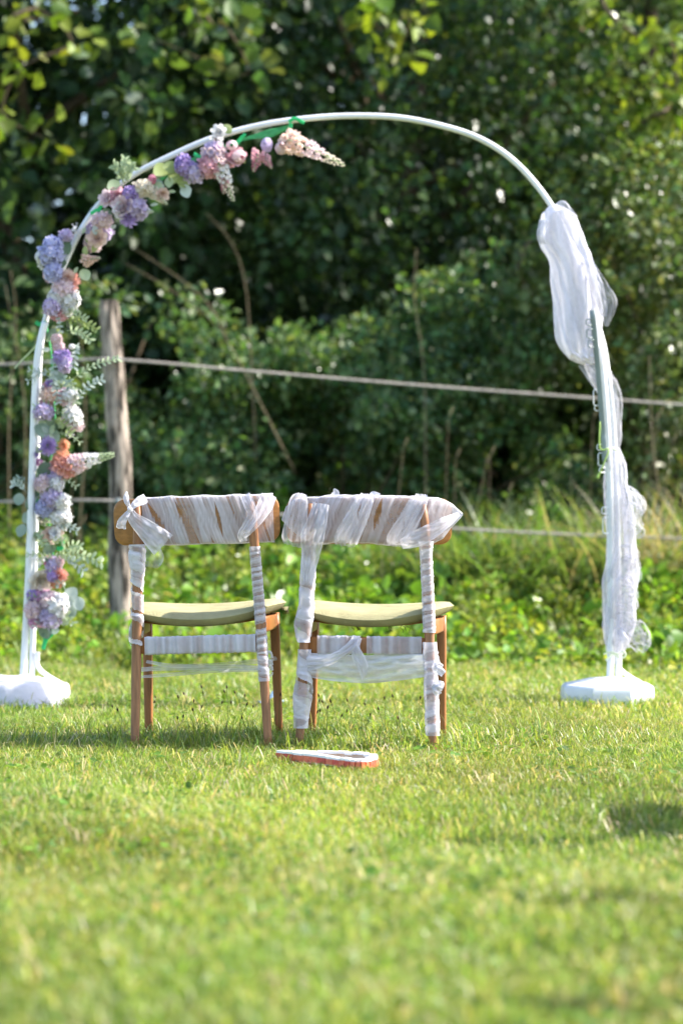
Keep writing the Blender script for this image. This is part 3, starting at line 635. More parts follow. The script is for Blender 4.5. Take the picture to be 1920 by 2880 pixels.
def left_wrap():
    r = thing('tulle_wrap', 'white tulle wound tightly round the back, rail and right leg of the left chair', 'tulle wrap', group='tulle wraps on the chairs')
    r.location = left.location; r.rotation_euler = left.rotation_euler
    mb = MB(); back_sleeve(mb, -.166, .243, lambda x: .799 + .0015 * math.sin(x * 60), lambda x: .646 + .001 * math.sin(x * 40), lambda x: .0135, 5, slant=.34, dens=.26, fold=60, nstrip=14, slits=((-.115, .010, .55, .66, .785), (.075, .006, .2, .665, .78), (-.035, .006, .4, .70, .79))); mb.build('back_wrap', TULLE, r)
    # the rear posts carry the cloth out over them
    mb = MB(); leg_wrap(mb, 1, 0.636, .30, .022, .0008, gaps=[(11.8, 12.6)], seed=8, dens=.80, sgn=1, amp=.0009); leg_wrap(mb, 1, .305, .214, .034, .001, amp=.0009, seed=9, dens=.72, sgn=-1); mb.build('leg_wrap', TULLE, r)
    mb = MB(); leg_wrap(mb, -1, .652, .335, .078, .0025, gaps=[(1.05, 1.30), (1.95, 2.2), (2.72, 3.1), (3.45, 3.6), (3.75, 9)], seed=12, amp=.002, dens=.84, sgn=-1,
                       bulge=lambda a: (.006 * math.exp(-((a - .05) / .2) ** 2) + .003 * math.exp(-((a - .85) / .12) ** 2), -.003 * math.exp(-((a - .9) / .1) ** 2))); mb.build('leg_wrap', TULLE, r)
    mb = MB(); rail_wrap(mb, -.17, .178, 21); mb.build('rail_wrap', TULLE, r)
    yk = -.275
    mb = MB()
    mb.ribbon([(-.196, yk, .763), (-.186, yk - .006, .735), (-.150, yk, .700), (-.118, yk + .012, .668), (-.098, yk + .02, .648)], [.016, .038, .062, .078, .085], (0, -1, 0), seed=31, dens=.58, curl=.04, rip=.16, m=15, n=36)
    mb.build('sash', TULLE, r)
    mb = MB(); mb.ribbon([(.160, -.247, .797), (.172, -.272, .77), (.185, -.275, .735), (.168, -.277, .700), (.150, -.272, .672), (.152, -.255, .652)], [.03, .034, .03, .034, .03, .022], (0, -1, 0), seed=33, dens=.5, rip=.16, curl=.04, m=13, n=32)
    mb.ribbon([(.232, -.21, .795), (.222, -.235, .765), (.2, -.268, .725), (.172, -.28, .69), (.150, -.268, .67)], [.05, .05, .04, .03, .025], (0, -1, 0), seed=34, dens=.42, rip=.16, curl=.04, m=13, n=32); mb.build('sash', TULLE, r)
    mb = MB()
    mb.ribbon([(-.194, yk - .006, .762), (-.203, yk - .012, .782), (-.207, yk - .008, .80), (-.206, yk, .817)], [.006, .016, .018, .006], (0, -1, 0), seed=35, dens=.7, rip=.4)
    mb.ribbon([(-.196, yk - .006, .762), (-.208, yk - .016, .742), (-.222, yk - .012, .722), (-.226, yk - .004, .704)], [.008, .020, .028, .032], (0, -1, 0), seed=36, dens=.66, rip=.4)
    mb.ribbon([(-.195, yk - .004, .762), (-.18, yk, .778), (-.165, yk + .012, .788), (-.15, yk + .03, .795)], [.012, .022, .03, .03], (0, -1, 0), seed=37, dens=.8, rip=.3)
    mb.tube([(-.201, yk - .012, .768), (-.195, yk - .015, .762), (-.189, yk - .012, .756)], [.004, .0085, .004], 10, t=(.95,) * 3); mb.build('bow', TULLE, r)
    mb = MB(); mb.ribbon([(-.16, -.235, .655), (-.145, -.24, .63), (-.135, -.245, .605), (-.14, -.24, .58)], [.055, .07, .075, .04], (0, -1, 0), seed=38, dens=.24, rip=.35, m=11); mb.build('hanging_end', TULLE, r)
    mb = MB(); mb.ribbon([(-.205, -.20, .258), (-.1, -.1, .256), (.08, -.06, .250), (.2, -.19, .252)], [.012, .016, .022, .014], (0, -1, .2), seed=39, dens=.5)
    mb.ribbon([(-.215, .19, .262), (-.1, .06, .252), (.07, 0, .256), (.215, .19, .262)], [.010, .014, .018, .014], (0, -1, .2), seed=40, dens=.38); 
    mb.ribbon([(-.21, -.2, .235), (-.1, -.12, .236), (.05, -.1, .244), (.2, -.19, .246)], [.008, .012, .014, .012], (0, -1, .2), seed=43, dens=.40)
    mb.build('leg_strip', TULLE, r)
    mb = MB()
    for k, (z, rr) in enumerate(((.285, .02), (.262, .014), (.245, .017))):
        mb.ribbon([(.218 + .008 * math.cos(t), -.19 - .02 * math.sin(t) * .4, z + rr * math.sin(t)) for t in np.linspace(0, 6, 9)], .008, (0, -1, .3), seed=41 + k, dens=.7, rip=.3, m=5)
    mb.build('knot', TULLE, r)
left_wrap()
def right_wrap():
    r = thing('tulle_wrap', 'loose white tulle draped round the back, rail and legs of the right chair', 'tulle wrap', group='tulle wraps on the chairs')
    r.location = right.location; r.rotation_euler = right.rotation_euler
    nf = vnoise(77)
    tp = lambda x: lerp([-.275, -.262, -.235, -.1, .1, .22, .265, .295], [.728, .765, .79, .802, .802, .795, .775, .748], x) + .003 * (float(nf(x * 40)) - .5)
    bt = lambda x: lerp([-.275, -.25, -.20, -.165, -.10, .0, .14, .2, .235, .262, .295], [.722, .695, .66, .642, .652, .650, .642, .648, .668, .705, .742], x) + .003 * (float(nf(x * 50 + 9)) - .5)
    mb = MB(); back_sleeve(mb, -.275, .295, tp, bt, lambda x: lerp([-.275, -.2, .2, .295], [.006, .026, .024, .006], x), 55, slant=-.40, amp=.008, dens=.34, fold=30, nstrip=13, slits=((-.035, .007, -.3, .735, .79), (.030, .010, -.25, .69, .795), (.115, .005, -.2, .69, .74), (-.165, .010, -.1, .70, .785))); mb.build('back_wrap', TULLE, r)
    y0 = -.278; mb = MB()
    for k, (xa, xb, wd, d) in enumerate(((-.205, -.225, .07, .28), (.00, -.06, .07, .30), (.17, .10, .065, .34))):
        mb.ribbon([(xa, y0 + .035, .806), (xa - .004, y0 - .004, .785), ((xa + xb) / 2, y0 - .01, .725), (xb, y0 - .004, .665), (xb - .005, y0 + .03, .643)], [wd * .5, wd * .8, wd, wd * 1.1, wd * .8], (0, -1, 0), seed=80 + k, dens=d, rip=.16, curl=.03, m=15, n=32)
    mb.ribbon([(.285, -.20, .747), (.25, -.26, .722), (.20, y0, .690), (.15, y0 - .005, .665), (.11, y0 + .01, .65)], [.012, .035, .05, .05, .03], (0, -1, 0), seed=88, dens=.50, rip=.14, curl=.03, m=13, n=36)
    mb.build('sash', TULLE, r)
    mb = MB(); mb.ribbon([(-.14, y0, .775), (-.15, y0 - .015, .72), (-.165, y0 - .01, .67), (-.172, -.262, .62), (-.18, -.25, .57), (-.183, -.24, .52)], [.05, .062, .075, .058, .045, .03], (0, -1, 0), seed=91, dens=.52, rip=.2, curl=.05, m=15, n=40)
    mb.ribbon([(-.10, -.235, .80), (-.098, -.238, .812), (-.104, -.240, .822)], [.03, .02, .004], (0, -1, 0), seed=92, dens=.7, n=8)
    mb.ribbon([(.01, -.235, .80), (.02, -.24, .808), (.04, -.238, .803)], [.012, .014, .01], (0, -1, 0), seed=93, dens=.8, n=8); mb.build('hanging_end', TULLE, r)
    mb = MB(); leg_wrap(mb, -1, .645, .34, .12, .0035, gaps=[(2.15, 9)], seed=61, amp=.0012, dens=.90, sgn=-1, bulge=lambda a: (.003 + .007 * math.exp(-((a - .78) / .14) ** 2), -.007 * math.exp(-((a - .85) / .15) ** 2)))
    leg_wrap(mb, -1, .318, .072, .12, .004, gaps=[(.35, .48)], seed=62, amp=.0014, dens=.88, sgn=-1, bulge=lambda a: (.001 + .0085 * math.exp(-((a - .58) / .22) ** 2), .002)); mb.build('leg_wrap', TULLE, r)
    mb = MB(); leg_wrap(mb, 1, .66, .375, .034, .003, seed=63, amp=.0011, dens=.82, sgn=1, bulge=lambda a: (.006 * math.exp(-(a / .08) ** 2), 0))
    leg_wrap(mb, 1, .345, .055, .05, .004, seed=64, amp=.0014, dens=.86, sgn=1, bulge=lambda a: (.001 + .002 * math.sin(a * 9) ** 2, .001)); mb.build('leg_wrap', TULLE, r)
    mb = MB(); rail_wrap(mb, -.155, -.02, 65, fold=110, dens=.62, off=.004); rail_wrap(mb, .0, .172, 66, fold=130, dens=.66, off=.003); mb.build('rail_wrap', TULLE, r)
    mb = MB(); mb.ribbon([(-.185, -.228, .275), (-.13, -.235, .282), (-.08, -.24, .305), (-.04, -.24, .335), (-.028, -.225, .36)], [.05, .035, .028, .035, .03], (0, -1, 0), seed=67, dens=.6, rip=.3, m=9)
    mb.ribbon([(-.04, -.238, .335), (-.025, -.242, .30), (-.01, -.24, .265), (-.01, -.235, .225)], [.026, .038, .036, .005], (0, -1, 0), seed=68, dens=.55, rip=.3, m=9); mb.build('sash', TULLE, r)
    mb = MB(); mb.ribbon([(-.19, -.215, .27), (-.1, -.215, .262), (0, -.21, .258), (.1, -.21, .268), (.19, -.215, .275)], [.075, .085, .088, .088, .075], (0, -1, .1), seed=69, dens=.66, rip=.3, curl=.12, m=13, n=40)
    mb.build('hanging_band', TULLE, r); mb = MB()
    mb.ribbon([(-.2, .17, .262), (-.1, .10, .250), (0, .08, .246), (.1, .10, .256), (.205, .17, .27)], [.06, .07, .075, .07, .06], (0, -1, .1), seed=70, dens=.55, rip=.3, m=9, n=30); mb.build('hanging_band', TULLE, r)
    mb = MB(); rn = random.Random(4)
    for k in range(7):
        a = rn.uniform(-.6, 1.3); L = rn.uniform(.03, .05); s0 = Vector((.206, -.235, rn.choice([.262, .20])))
        e = s0 + Vector((math.cos(a) * L, rn.uniform(-.02, .0), -math.sin(a) * L * .6)); mb.ribbon([s0, (s0 + e) / 2 + Vector((0, -.012, .008)), e], [.008, .028, .02], (0, -1, 0), n=10, m=7, seed=100 + k, dens=.8, rip=.4)
    mb.build('knot', TULLE, r)
right_wrap()

# ------------------------------------------------------------------ tray on the grass
def tray():
    b = Vector((-.05, 7.03, 0)); r = thing('shallow_tray', 'shallow open tray with white rim and red ribbed sides on the grass before the chairs', 'tray', b)
    out = [(-.19, 7.165), (-.10, 7.055), (-.02, 6.955), (.035, 6.89), (.075, 6.90), (.098, 6.975), (.09, 7.05), (.03, 7.11), (-.07, 7.15)]
    pc = spline([Vector((x, y, .004)) - b for x, y in [(a_, c_ + .05) for a_, c_ in out + out[:1]]], 64)[:-1]; n = len(pc)
    cen = Vector((.0, -.02, 0)); fl = [p + (cen - p) * .05 + Vector((0, 0, .008)) for p in pc]
    mb = MB(); mb.add(fl + [cen + Vector((0, 0, .015))], [(k, (k + 1) % n, n) for k in range(n)]); mb.build('floor', CREAM, r)
    mb = MB(); mb.add([p + (cen - p) * .03 + Vector((0, 0, .006)) for p in pc] + [p + (cen - p) * .03 + Vector((0, 0, .027)) for p in pc], [(k, (k + 1) % n, n + (k + 1) % n, n + k) for k in range(n)]); mb.build('inner_wall', CREAM, r)
    for k in range(0, n, 2):
        p, q = pc[k], pc[(k + 2) % n]; d = q - p; L = d.length; d.normalize(); nrm = Vector((d.y, -d.x, 0)); M = Matrix((d, nrm, Vector((0, 0, 1)))).transposed()
        tilt = Matrix.Rotation(random.uniform(-.05, .05), 3, 'Z'); c = (p + q) / 2
        MB().box(c + nrm * .004 + Vector((0, 0, .0135)), (L * .92, .007 + random.random() * .003, .027), M @ tilt).build('slat', random.choice([RED, ORANGE, ORANGE]), r, smooth=False)
        MB().box(c - nrm * .006 + Vector((0, 0, .0305 + random.uniform(-.001, .002))), (L * .97, .020 + random.random() * .005, .007), M @ tilt).build('rim_piece', WPAINT, r, smooth=False)
tray()
def scrap():
    b = P(762, 1985, 9.3); b.z = 0; nf = vnoise(17); mb = MB()
    mb.grid(lambda a, c: (-.05 + .10 * a, .05 * (c - .5), max(.012, .02 + .045 * math.exp(-((a - .6) / .18) ** 2) * (1 - abs(c - .5)) + .02 * float(nf(a * 7 + c * 4)))), 18, 12)
    o = mb.build('cloth_scrap', BLUECLOTH); o.location = b; tag(o, 'pale blue scrap of cloth lying in the grass behind the left chair', 'cloth')
scrap()

# ------------------------------------------------------------------ arch
AD = 9.45
def arch():
    b = Vector((-.05, AD, 0)); r = thing('wedding_arch', 'white tubular wedding arch standing on two octagonal plastic bases', 'arch', b)
    hoop = [(112, 1000), (122, 930), (150, 820), (185, 735), (232, 640), (290, 562), (370, 495), (480, 438), (600, 387), (740, 350), (880, 331), (1000, 325), (1130, 331), (1260, 358), (1350, 390), (1430, 440), (1500, 510), (1560, 595), (1600, 680), (1640, 790), (1662, 880)]
    MB().tube(spline([P(x, y, AD) - b for x, y in hoop], 90), .0120, 12).build('hoop', WHITEP, r)
    for pts, rad, d in (([(64, 1945), (72, 1800), (82, 1600), (92, 1300), (102, 1050), (114, 960), (128, 905)], .0138, -.05), ([(90, 1925), (95, 1700), (102, 1400), (108, 1100), (112, 985)], .0125, .06),
                        ([(1713, 1925), (1716, 1800), (1716, 1600), (1712, 1350), (1702, 1150), (1686, 980), (1664, 868)], .0138, -.02), ([(1737, 1915), (1738, 1800), (1736, 1600), (1730, 1350), (1718, 1150), (1700, 1000), (1684, 930)], .013, .05)):
        MB().tube(spline([P(x, y, AD + d) - b for x, y in pts], 30), rad, 12).build('leg', WHITEP, r)
    # flat grey strip with wire hooks clipped to the right leg
    dep = lambda y: AD - float(np.interp(y, [860, 960, 1060, 1200], [.15, .145, .07, .05]))
    strip = MB(); strip.tube(spline([P(x, y, dep(y)) - b for x, y in [(1700, 1300), (1697, 1240), (1694, 1200), (1680, 1030), (1664, 872)]], 24), 1, 8, sec=(.011, .006, 5), up=(1, 0, 0)); strip.build('hook_strip', GREYM, r)
    for x, y, hh in ((1655, 906, 8), (1657, 938, 12), (1661, 966, 10), (1676, 1118, 22), (1679, 1148, 7), (1686, 1258, 8), (1689, 1292, 18), (1692, 1322, 7), (1699, 1436, 9), (1702, 1478, 22)):
        w_ = 8; q = [P(u, v, dep(y)) for u, v in ((x + w_, y - hh), (x - w_ + 3, y - hh), (x - w_, y - hh + 4), (x - w_, y + hh - 4), (x - w_ + 3, y + hh), (x + w_, y + hh))]
        MB().tube([p - b for p in q], .0026, 6).build('hook', GREYM if y < 1100 else WHITEP, r)
    for px in (66, 1706):
        c = P(px, 1985, AD - .04); c.z = 0; c = c - b
        mb = MB(); mb.lathe(c, [(.176, 0), (.187, .014), (.189, .05), (.187, .074), (.182, .084), (.173, .090), (.15, .094), (.07, .112), (.02, .116)], 8, rot=.5); o = mb.build('base', WHITEP, r, auto=34)
        x0 = (px + 30 - 960) / F * AD; m2 = MB(); m2.tube(spline([Vector((x0, AD + .06, .20)) - b, Vector((x0 + .008, AD + .06, .15)) - b, Vector((x0 + .04, AD + .06, .118)) - b, Vector((x0 + .10, AD + .06, .082)) - b], 12), .010, 8); m2.build('brace', WHITEP, o)
        MB().box(Vector(((px + 34 - 960) / F * AD, AD + .05, .19)) - b, (.02, .02, .035)).build('bracket', WHITEP, r, smooth=False)
arch()
def base_cloth():
    c = P(40, 1985, AD - .08); c.z = 0; nf = vnoise(23); mb = MB()
    def fn(a, b):
        th = R(150) + R(200) * a; rr = .06 + .15 * b; z = (.128 if b < .75 else .128 - (b - .75) / .25 * .11)
        fold = .006 * (float(nf(a * 22)) - .5) + .006 * (float(nf(b * 16 + 60 + a * 3)) - .5)
        return (math.cos(th) * (rr + fold), math.sin(th) * (rr + fold), max(.006, z - .03 * b + fold * .8))
    mb.grid(fn, 60, 22, tfn=lambda a, b: .95); o = mb.build('white_cloth', TULLE); o.location = c; tag(o, 'crumpled white cloth laid over the front of the left arch base', 'cloth')
base_cloth()

# ------------------------------------------------------------------ tulle on the right leg of the arch
def loft(mb, rows, D, depth, seed, dens, wr=.12, seg=36, n=60, freq=5):
    """A soft closed tube through rows (y, left x, right x) in photo measure."""
    nf = vnoise(seed); ys = [q[0] for q in rows]; ts = np.linspace(0, 1, len(rows)); L = [q[1] for q in rows]; Rr = [q[2] for q in rows]
    def sm(arr, t):
        pc = spline([(a, 0, 0) for a in arr], 201); return pc[int(round(t * 200))].x
    def fn(a, b):
        y = sm(ys, a); l, q = sm(L, a), sm(Rr, a); th = b * 6.283; c, s_ = math.cos(th), math.sin(th); hw = (q - l) / 2
        cr = abs(float(nf(400 + b * 17 + a * freq * .8 + .6 * math.sin(a * 7))) - .5) * 2; cr2 = abs(float(nf(500 + b * 9 - a * 3)) - .5) * 2
        k = 1 - wr * .9 * (1 - cr) ** 3 - wr * .8 * (1 - cr2) ** 4 + wr * (float(nf(b * 14 + a * freq)) - .5) * 2 + wr * .6 * (float(nf(100 + b * 31 - a * freq * 2)) - .5)
        p = P((l + q) / 2 + c * hw * (1 + (k - 1) * .35), y + 8 * (float(nf(60 + b * 9 + a * 20)) - .5), D); p.y += s_ * depth * k * min(1, hw / 40); return p
    def tf(a, b): return max(.05, min(1, dens(a) + .5 * (float(nf(200 + b * 18 + a * freq * .7)) - .5) + .25 * (float(nf(300 + b * 47)) - .5)))
    mb.grid(fn, n, seg, wrapv=True, tfn=tf)
def drape():
    b = Vector((P(1700, 1800, AD).x, AD, 0)); r = thing('tulle_drape', 'long white tulle drape gathered round the right leg of the arch', 'drape', b)
    mb = MB(); loft(mb, [(578, 1548, 1572), (600, 1524, 1608), (640, 1516, 1632), (690, 1516, 1650), (740, 1540, 1668), (800, 1546, 1680), (860, 1554, 1690), (920, 1556, 1690), (970, 1566, 1686), (1005, 1594, 1678), (1024, 1640, 1674)], AD - .06, .06, 71, lambda a: .86, wr=.17, n=140, seg=110)
    mb.build('gathered_top', TULLE, r, world=True)
    mb = MB(); pt = lambda x, y, d=-.1: P(x, y, AD + d)
    mb.ribbon([pt(1560, 585), pt(1580, 575, -.11), pt(1600, 592, -.1), pt(1620, 612, -.08)], [.02, .035, .025, .014], (0, -1, 0), seed=72, dens=.5, rip=.4)
    mb.build('loose_flap', TULLE, r, world=True); mb = MB()
    mb.ribbon([pt(1655, 735, -.1), pt(1685, 800, -.12), pt(1708, 855, -.11), pt(1704, 918, -.1)], [.03, .06, .075, .012], (0, -1, .2), seed=73, dens=.32, rip=.35, curl=.05, m=13)
    mb.ribbon([pt(1650, 730, -.12), pt(1675, 800, -.13), pt(1690, 850, -.12), pt(1696, 890, -.1)], [.04, .05, .04, .02], (0, -1, 0), seed=74, dens=.55, rip=.5, m=11)
    mb.build('loose_flap', TULLE, r, world=True); mb = MB()
    mb.ribbon([pt(1530, 620, -.11), pt(1520, 660, -.12), pt(1525, 685, -.1)], [.04, .03, .03], (0, -1, 0), seed=75, dens=.6, rip=.5)
    mb.build('loose_flap', TULLE, r, world=True)
    mb = MB(); loft(mb, [(1010, 1636, 1690), (1050, 1648, 1720), (1090, 1665, 1742), (1130, 1688, 1750), (1180, 1694, 1748), (1230, 1692, 1748), (1265, 1698, 1738)], AD + .02, .035, 76, lambda a: .10, wr=.25, n=50)
    mb.ribbon([pt(1640, 1020, -.02), pt(1665, 1055, -.04), pt(1685, 1090, -.03), pt(1690, 1110, 0)], [.05, .05, .04, .02], (0, -1, 0), seed=77, dens=.4, rip=.5)
    loft(mb, [(1262, 1696, 1740), (1310, 1696, 1758), (1360, 1694, 1764), (1400, 1696, 1776), (1450, 1700, 1780), (1500, 1706, 1788), (1560, 1706, 1792), (1610, 1694, 1794), (1650, 1688, 1790), (1700, 1690, 1788), (1750, 1690, 1790), (1800, 1696, 1772), (1832, 1702, 1756)], AD, .055, 78, lambda a: .16 + .28 * a, wr=.3, n=110, seg=44, freq=9)
    loft(mb, [(1268, 1704, 1740), (1400, 1706, 1756), (1600, 1702, 1770), (1750, 1702, 1765), (1838, 1708, 1750)], AD, .035, 79, lambda a: .18 + .28 * a, wr=.25, n=60, freq=9); mb.build('hanging_length', TULLE, r, world=True)
    mb = MB(); loft(mb, [(1366, 1752, 1768), (1384, 1750, 1790), (1405, 1750, 1808), (1432, 1752, 1814), (1462, 1752, 1802), (1484, 1752, 1806), (1508, 1752, 1786), (1526, 1752, 1766)], AD - .02, .04, 262, lambda a: .16, wr=.45, n=70, seg=60, freq=7); mb.build('ruffle', TULLE, r, world=True)
    mb = MB(); rn = random.Random(9)
    for k in range(4):
        y = 1400 + k * 28; x = 1780 + rn.uniform(-8, 10); mb.ribbon([pt(x - 24, y - 18, -.06), pt(x - 6, y - 6, -.075), pt(x + 14, y + 14, -.06), pt(x + 2, y + 30, -.05)], [.01, .035, .04, .01], (0, -1, .2), n=16, m=11, seed=200 + k, dens=.16, rip=.5, curl=.05, edge=.05)
    for k in range(9):
        y = 1560 + k * 27; x = 1790 - k * 2 + rn.uniform(-8, 4)
        mb.ribbon([pt(x - 40, y - 20, -.03), pt(x - 14, y - 14, -.06), pt(x, y + 8, -.04), pt(x - 20, y + 26, -.03)], [.02, .05, .045, .02], (0, -1, .2), n=14, m=9, seed=230 + k, dens=.22, rip=.8, curl=.1, edge=.03)
    mb.build('ruffle', TULLE, r, world=True)
    mb = MB(); loft(mb, [(1744, 1776, 1796), (1756, 1758, 1812), (1776, 1748, 1824), (1798, 1752, 1830), (1818, 1768, 1826), (1836, 1790, 1806)], AD - .05, .022, 260, lambda a: .10, wr=.38, n=40, seg=60, freq=4); mb.build('loop', TULLE, r, world=True); mb = MB()
    mb.ribbon([pt(1740, 1770, -.06), pt(1755, 1800, -.08), pt(1762, 1822, -.06)], [.02, .03, .02], (0, -1, 0), n=12, m=7, seed=262, dens=.6, rip=.6); mb.build('loop', TULLE, r, world=True)
    for k, pts in enumerate(([(1696, 1840), (1715, 1834), (1740, 1840), (1752, 1832), (1758, 1842), (1745, 1850), (1720, 1838)], [(1720, 1838), (1708, 1850), (1702, 1858)], [(1696, 1268), (1715, 1260), (1738, 1268)])):
        MB().tube(spline([pt(x, y, -.05) for x, y in pts], 30), .0035, 6).build('tie', CORD, r, world=True)
    mb = MB(); mb.tube(spline([pt(1686, 1185, -.06), pt(1686, 1260, -.06), pt(1710, 1264, -.07), pt(1698, 1300, -.07), pt(1682, 1340, -.06)], 24), .003, 6, t=(.2, .5, .1)); mb.tube([pt(1684, 1330, -.06), pt(1679, 1345, -.06)], [.003, .007], 6); mb.build('green_string', plain('green_string', (.35, .5, .12), .7, .1), r, world=True)
drape()

# ------------------------------------------------------------------ flowers
def petal_mat(name, col, trans=.45):
    m, nt, b = base_mat(name); nt.nodes.remove(b); out = nt.nodes['Material Output']
    tc = N(nt, 'ShaderNodeTexCoord'); nz = N(nt, 'ShaderNodeTexNoise'); nz.inputs['Scale'].default_value = 2.6; nz.inputs['Detail'].default_value = 4
    nt.links.new(tc.outputs['Object'], nz.inputs[0]); rp = N(nt, 'ShaderNodeValToRGB'); e = rp.color_ramp.elements
    e[0].position = .3; e[1].position = .7; e[0].color = (*[c * .82 for c in col], 1); e[1].color = (*[c + (.85 - c) * .3 for c in col], 1)
    nt.links.new(nz.outputs[0], rp.inputs[0]); df = N(nt, 'ShaderNodeBsdfDiffuse'); tr = N(nt, 'ShaderNodeBsdfTranslucent'); mx = N(nt, 'ShaderNodeMixShader'); mx.inputs[0].default_value = trans
    nt.links.new(rp.outputs[0], df.inputs[0]); nt.links.new(rp.outputs[0], tr.inputs[0]); nt.links.new(df.outputs[0], mx.inputs[1]); nt.links.new(tr.outputs[0], mx.inputs[2]); nt.links.new(mx.outputs[0], out.inputs[0])
    return m
PC = {'white': (.84, .82, .82), 'palepink': (.82, .62, .66), 'pink': (.80, .40, .48), 'deeppink': (.62, .16, .26), 'lilac': (.62, .50, .74), 'purple': (.44, .29, .66), 'blue': (.52, .52, .80),
      'peach': (.82, .58, .48), 'cream': (.84, .74, .60), 'coral': (.74, .28, .20), 'orange': (.80, .34, .16), 'magenta': (.68, .32, .58), 'palegreen': (.40, .50, .26), 'greyleaf': (.20, .30, .24), 'silver': (.46, .54, .48), 'darkleaf': (.05, .13, .04), 'yleaf': (.30, .38, .07)}
PM = {k: petal_mat('petal_' + k if 'leaf' not in k and k not in ('silver', 'palegreen') else 'foliage_' + k, v) for k, v in PC.items()}
FM = {}
def unit_petal(mb, c, d, nrm, L, W, cup=.25, m=3):
    d = d.normalized(); s = d.cross(nrm).normalized(); n = s.cross(d); rows = []
    for i in range(4):
        t = i / 3; w_ = W * (.35, .9, 1, .45)[i]; cc = c + d * L * t + n * cup * L * t * t
        rows += [cc - s * w_ / 2 + n * .1 * W, cc, cc + s * w_ / 2 + n * .1 * W]
    mb.add(rows, [(3 * i + j, 3 * i + j + 1, 3 * i + 4 + j, 3 * i + 3 + j) for i in range(3) for j in range(2)])
def flower_mesh(kind, var):
    key = (kind, var)
    if key in FM: return FM[key]
    rn = random.Random(hash(kind) % 1 + var * 13 + len(kind)); mb = MB()
    if kind == 'rose':
        for ring, (k, op, L) in enumerate(((3, .15, .75), (5, .5, .85), (6, .9, 1.0), (7, 1.3, 1.05))):
            for j in range(k):
                a = j / k * 6.283 + ring * .7; o = Vector((math.cos(a), math.sin(a), 0)); d = o * math.sin(op) + Vector((0, 0, math.cos(op))); unit_petal(mb, o * .1 * ring * .5, d, o * -1 * math.cos(op) + Vector((0, 0, math.sin(op))), L * rn.uniform(.9, 1.1), .85, -.1 if ring < 2 else .2)
    elif kind == 'hydrangea':
        for j in range(34):
            z = 1 - 1.35 * (j + .5) / 34; a = j * 2.4; q = math.sqrt(max(0, 1 - z * z)); o = Vector((q * math.cos(a), q * math.sin(a), z)); o = (o + Vector((rn.gauss(0, .1), rn.gauss(0, .1), rn.gauss(0, .1)))).normalized(); u = o.orthogonal().normalized(); v = o.cross(u); rot = rn.random() * 1.5; rr = rn.uniform(.8, 1.0)
            for i in range(4):
                t = rot + i * 1.5708; unit_petal(mb, o * rr * .85, u * math.cos(t) + v * math.sin(t) + o * .2, o, .42 * rn.uniform(.7, 1.4), .40 * rn.uniform(.75, 1.15), rn.uniform(-.1, .35))
        mb.lathe((0, 0, 0), [(.05, -.4), (.42, -.28), (.54, 0), (.48, .32), (.25, .5), (.02, .56)], 10)
    elif kind == 'aster':
        for j in range(70):
            z = 1 - 1.15 * (j + .5) / 70; a = j * 2.4; q = math.sqrt(max(0, 1 - z * z)); o = Vector((q * math.cos(a), q * math.sin(a), z)); unit_petal(mb, o * .25, o + Vector((rn.gauss(0, .12), rn.gauss(0, .12), 0)), Vector((0, 0, 1)) - o * z + o.orthogonal() * .01, rn.uniform(.65, .8), .19, .15)
    elif kind == 'bud':
        for j in range(6):
            a = j * 1.047; o = Vector((math.cos(a), math.sin(a), 0)); rows = []
            for i in range(6):
                t = i / 5; rr = .85 * math.sin(math.pi * (.08 + .86 * t)) ** .7 * (1 + .05 * (j % 2)); 
                for k in (-1, 0, 1): aa = a + k * .62; rows.append(Vector((math.cos(aa) * rr * (1 + .04 * (k == 0)), math.sin(aa) * rr * (1 + .04 * (k == 0)), -.8 + 1.6 * t)))
            mb.add(rows, [(3 * i + j2, 3 * i + j2 + 1, 3 * i + 4 + j2, 3 * i + 3 + j2) for i in range(5) for j2 in range(2)])
    elif kind == 'filler':
        for j in range(26):
            o = Vector((rn.gauss(0, 1), rn.gauss(0, 1), rn.gauss(0, .8))).normalized() * rn.uniform(.5, 1); u = o.orthogonal().normalized(); v = o.cross(u).normalized(); mb.tube([o * .05, o], .025, 4)
            for i in range(5): t = i * 1.257; unit_petal(mb, o, u * math.cos(t) + v * math.sin(t), o.normalized(), .2, .17, .1)
    me = bpy.data.meshes.new(kind); me.from_pydata([tuple(p) for p in mb.v], [], mb.f)
    for p in me.polygons: p.use_smooth = True
    me.materials.append(None); FM[key] = me
    return me
def look(o, d): o.rotation_euler = Vector(d).to_track_quat('Z', 'Y').to_euler()
NAMES = {'rose': 'rose', 'hydrangea': 'hydrangea', 'aster': 'aster', 'bud': 'flower_bud', 'filler': 'filler_blossom'}
def flower(root, kind, px, py, rpx, col, dd=0):
    me = flower_mesh(kind, random.randrange(3)); o = put(NAMES[kind], me, None, root); s = rpx / F * AD * random.uniform(.92, 1.12)
    o.material_slots[0].link = 'OBJECT'; o.material_slots[0].material = PM[col]; o.location = P(px, py, AD - .05 + dd + random.uniform(-.025, .02)) - root.location; o.scale = (s * random.uniform(.85, 1.12), s * random.uniform(.85, 1.12), s); look(o, (random.uniform(-.5, .6), -1, random.uniform(-.35, .45)))
    return o
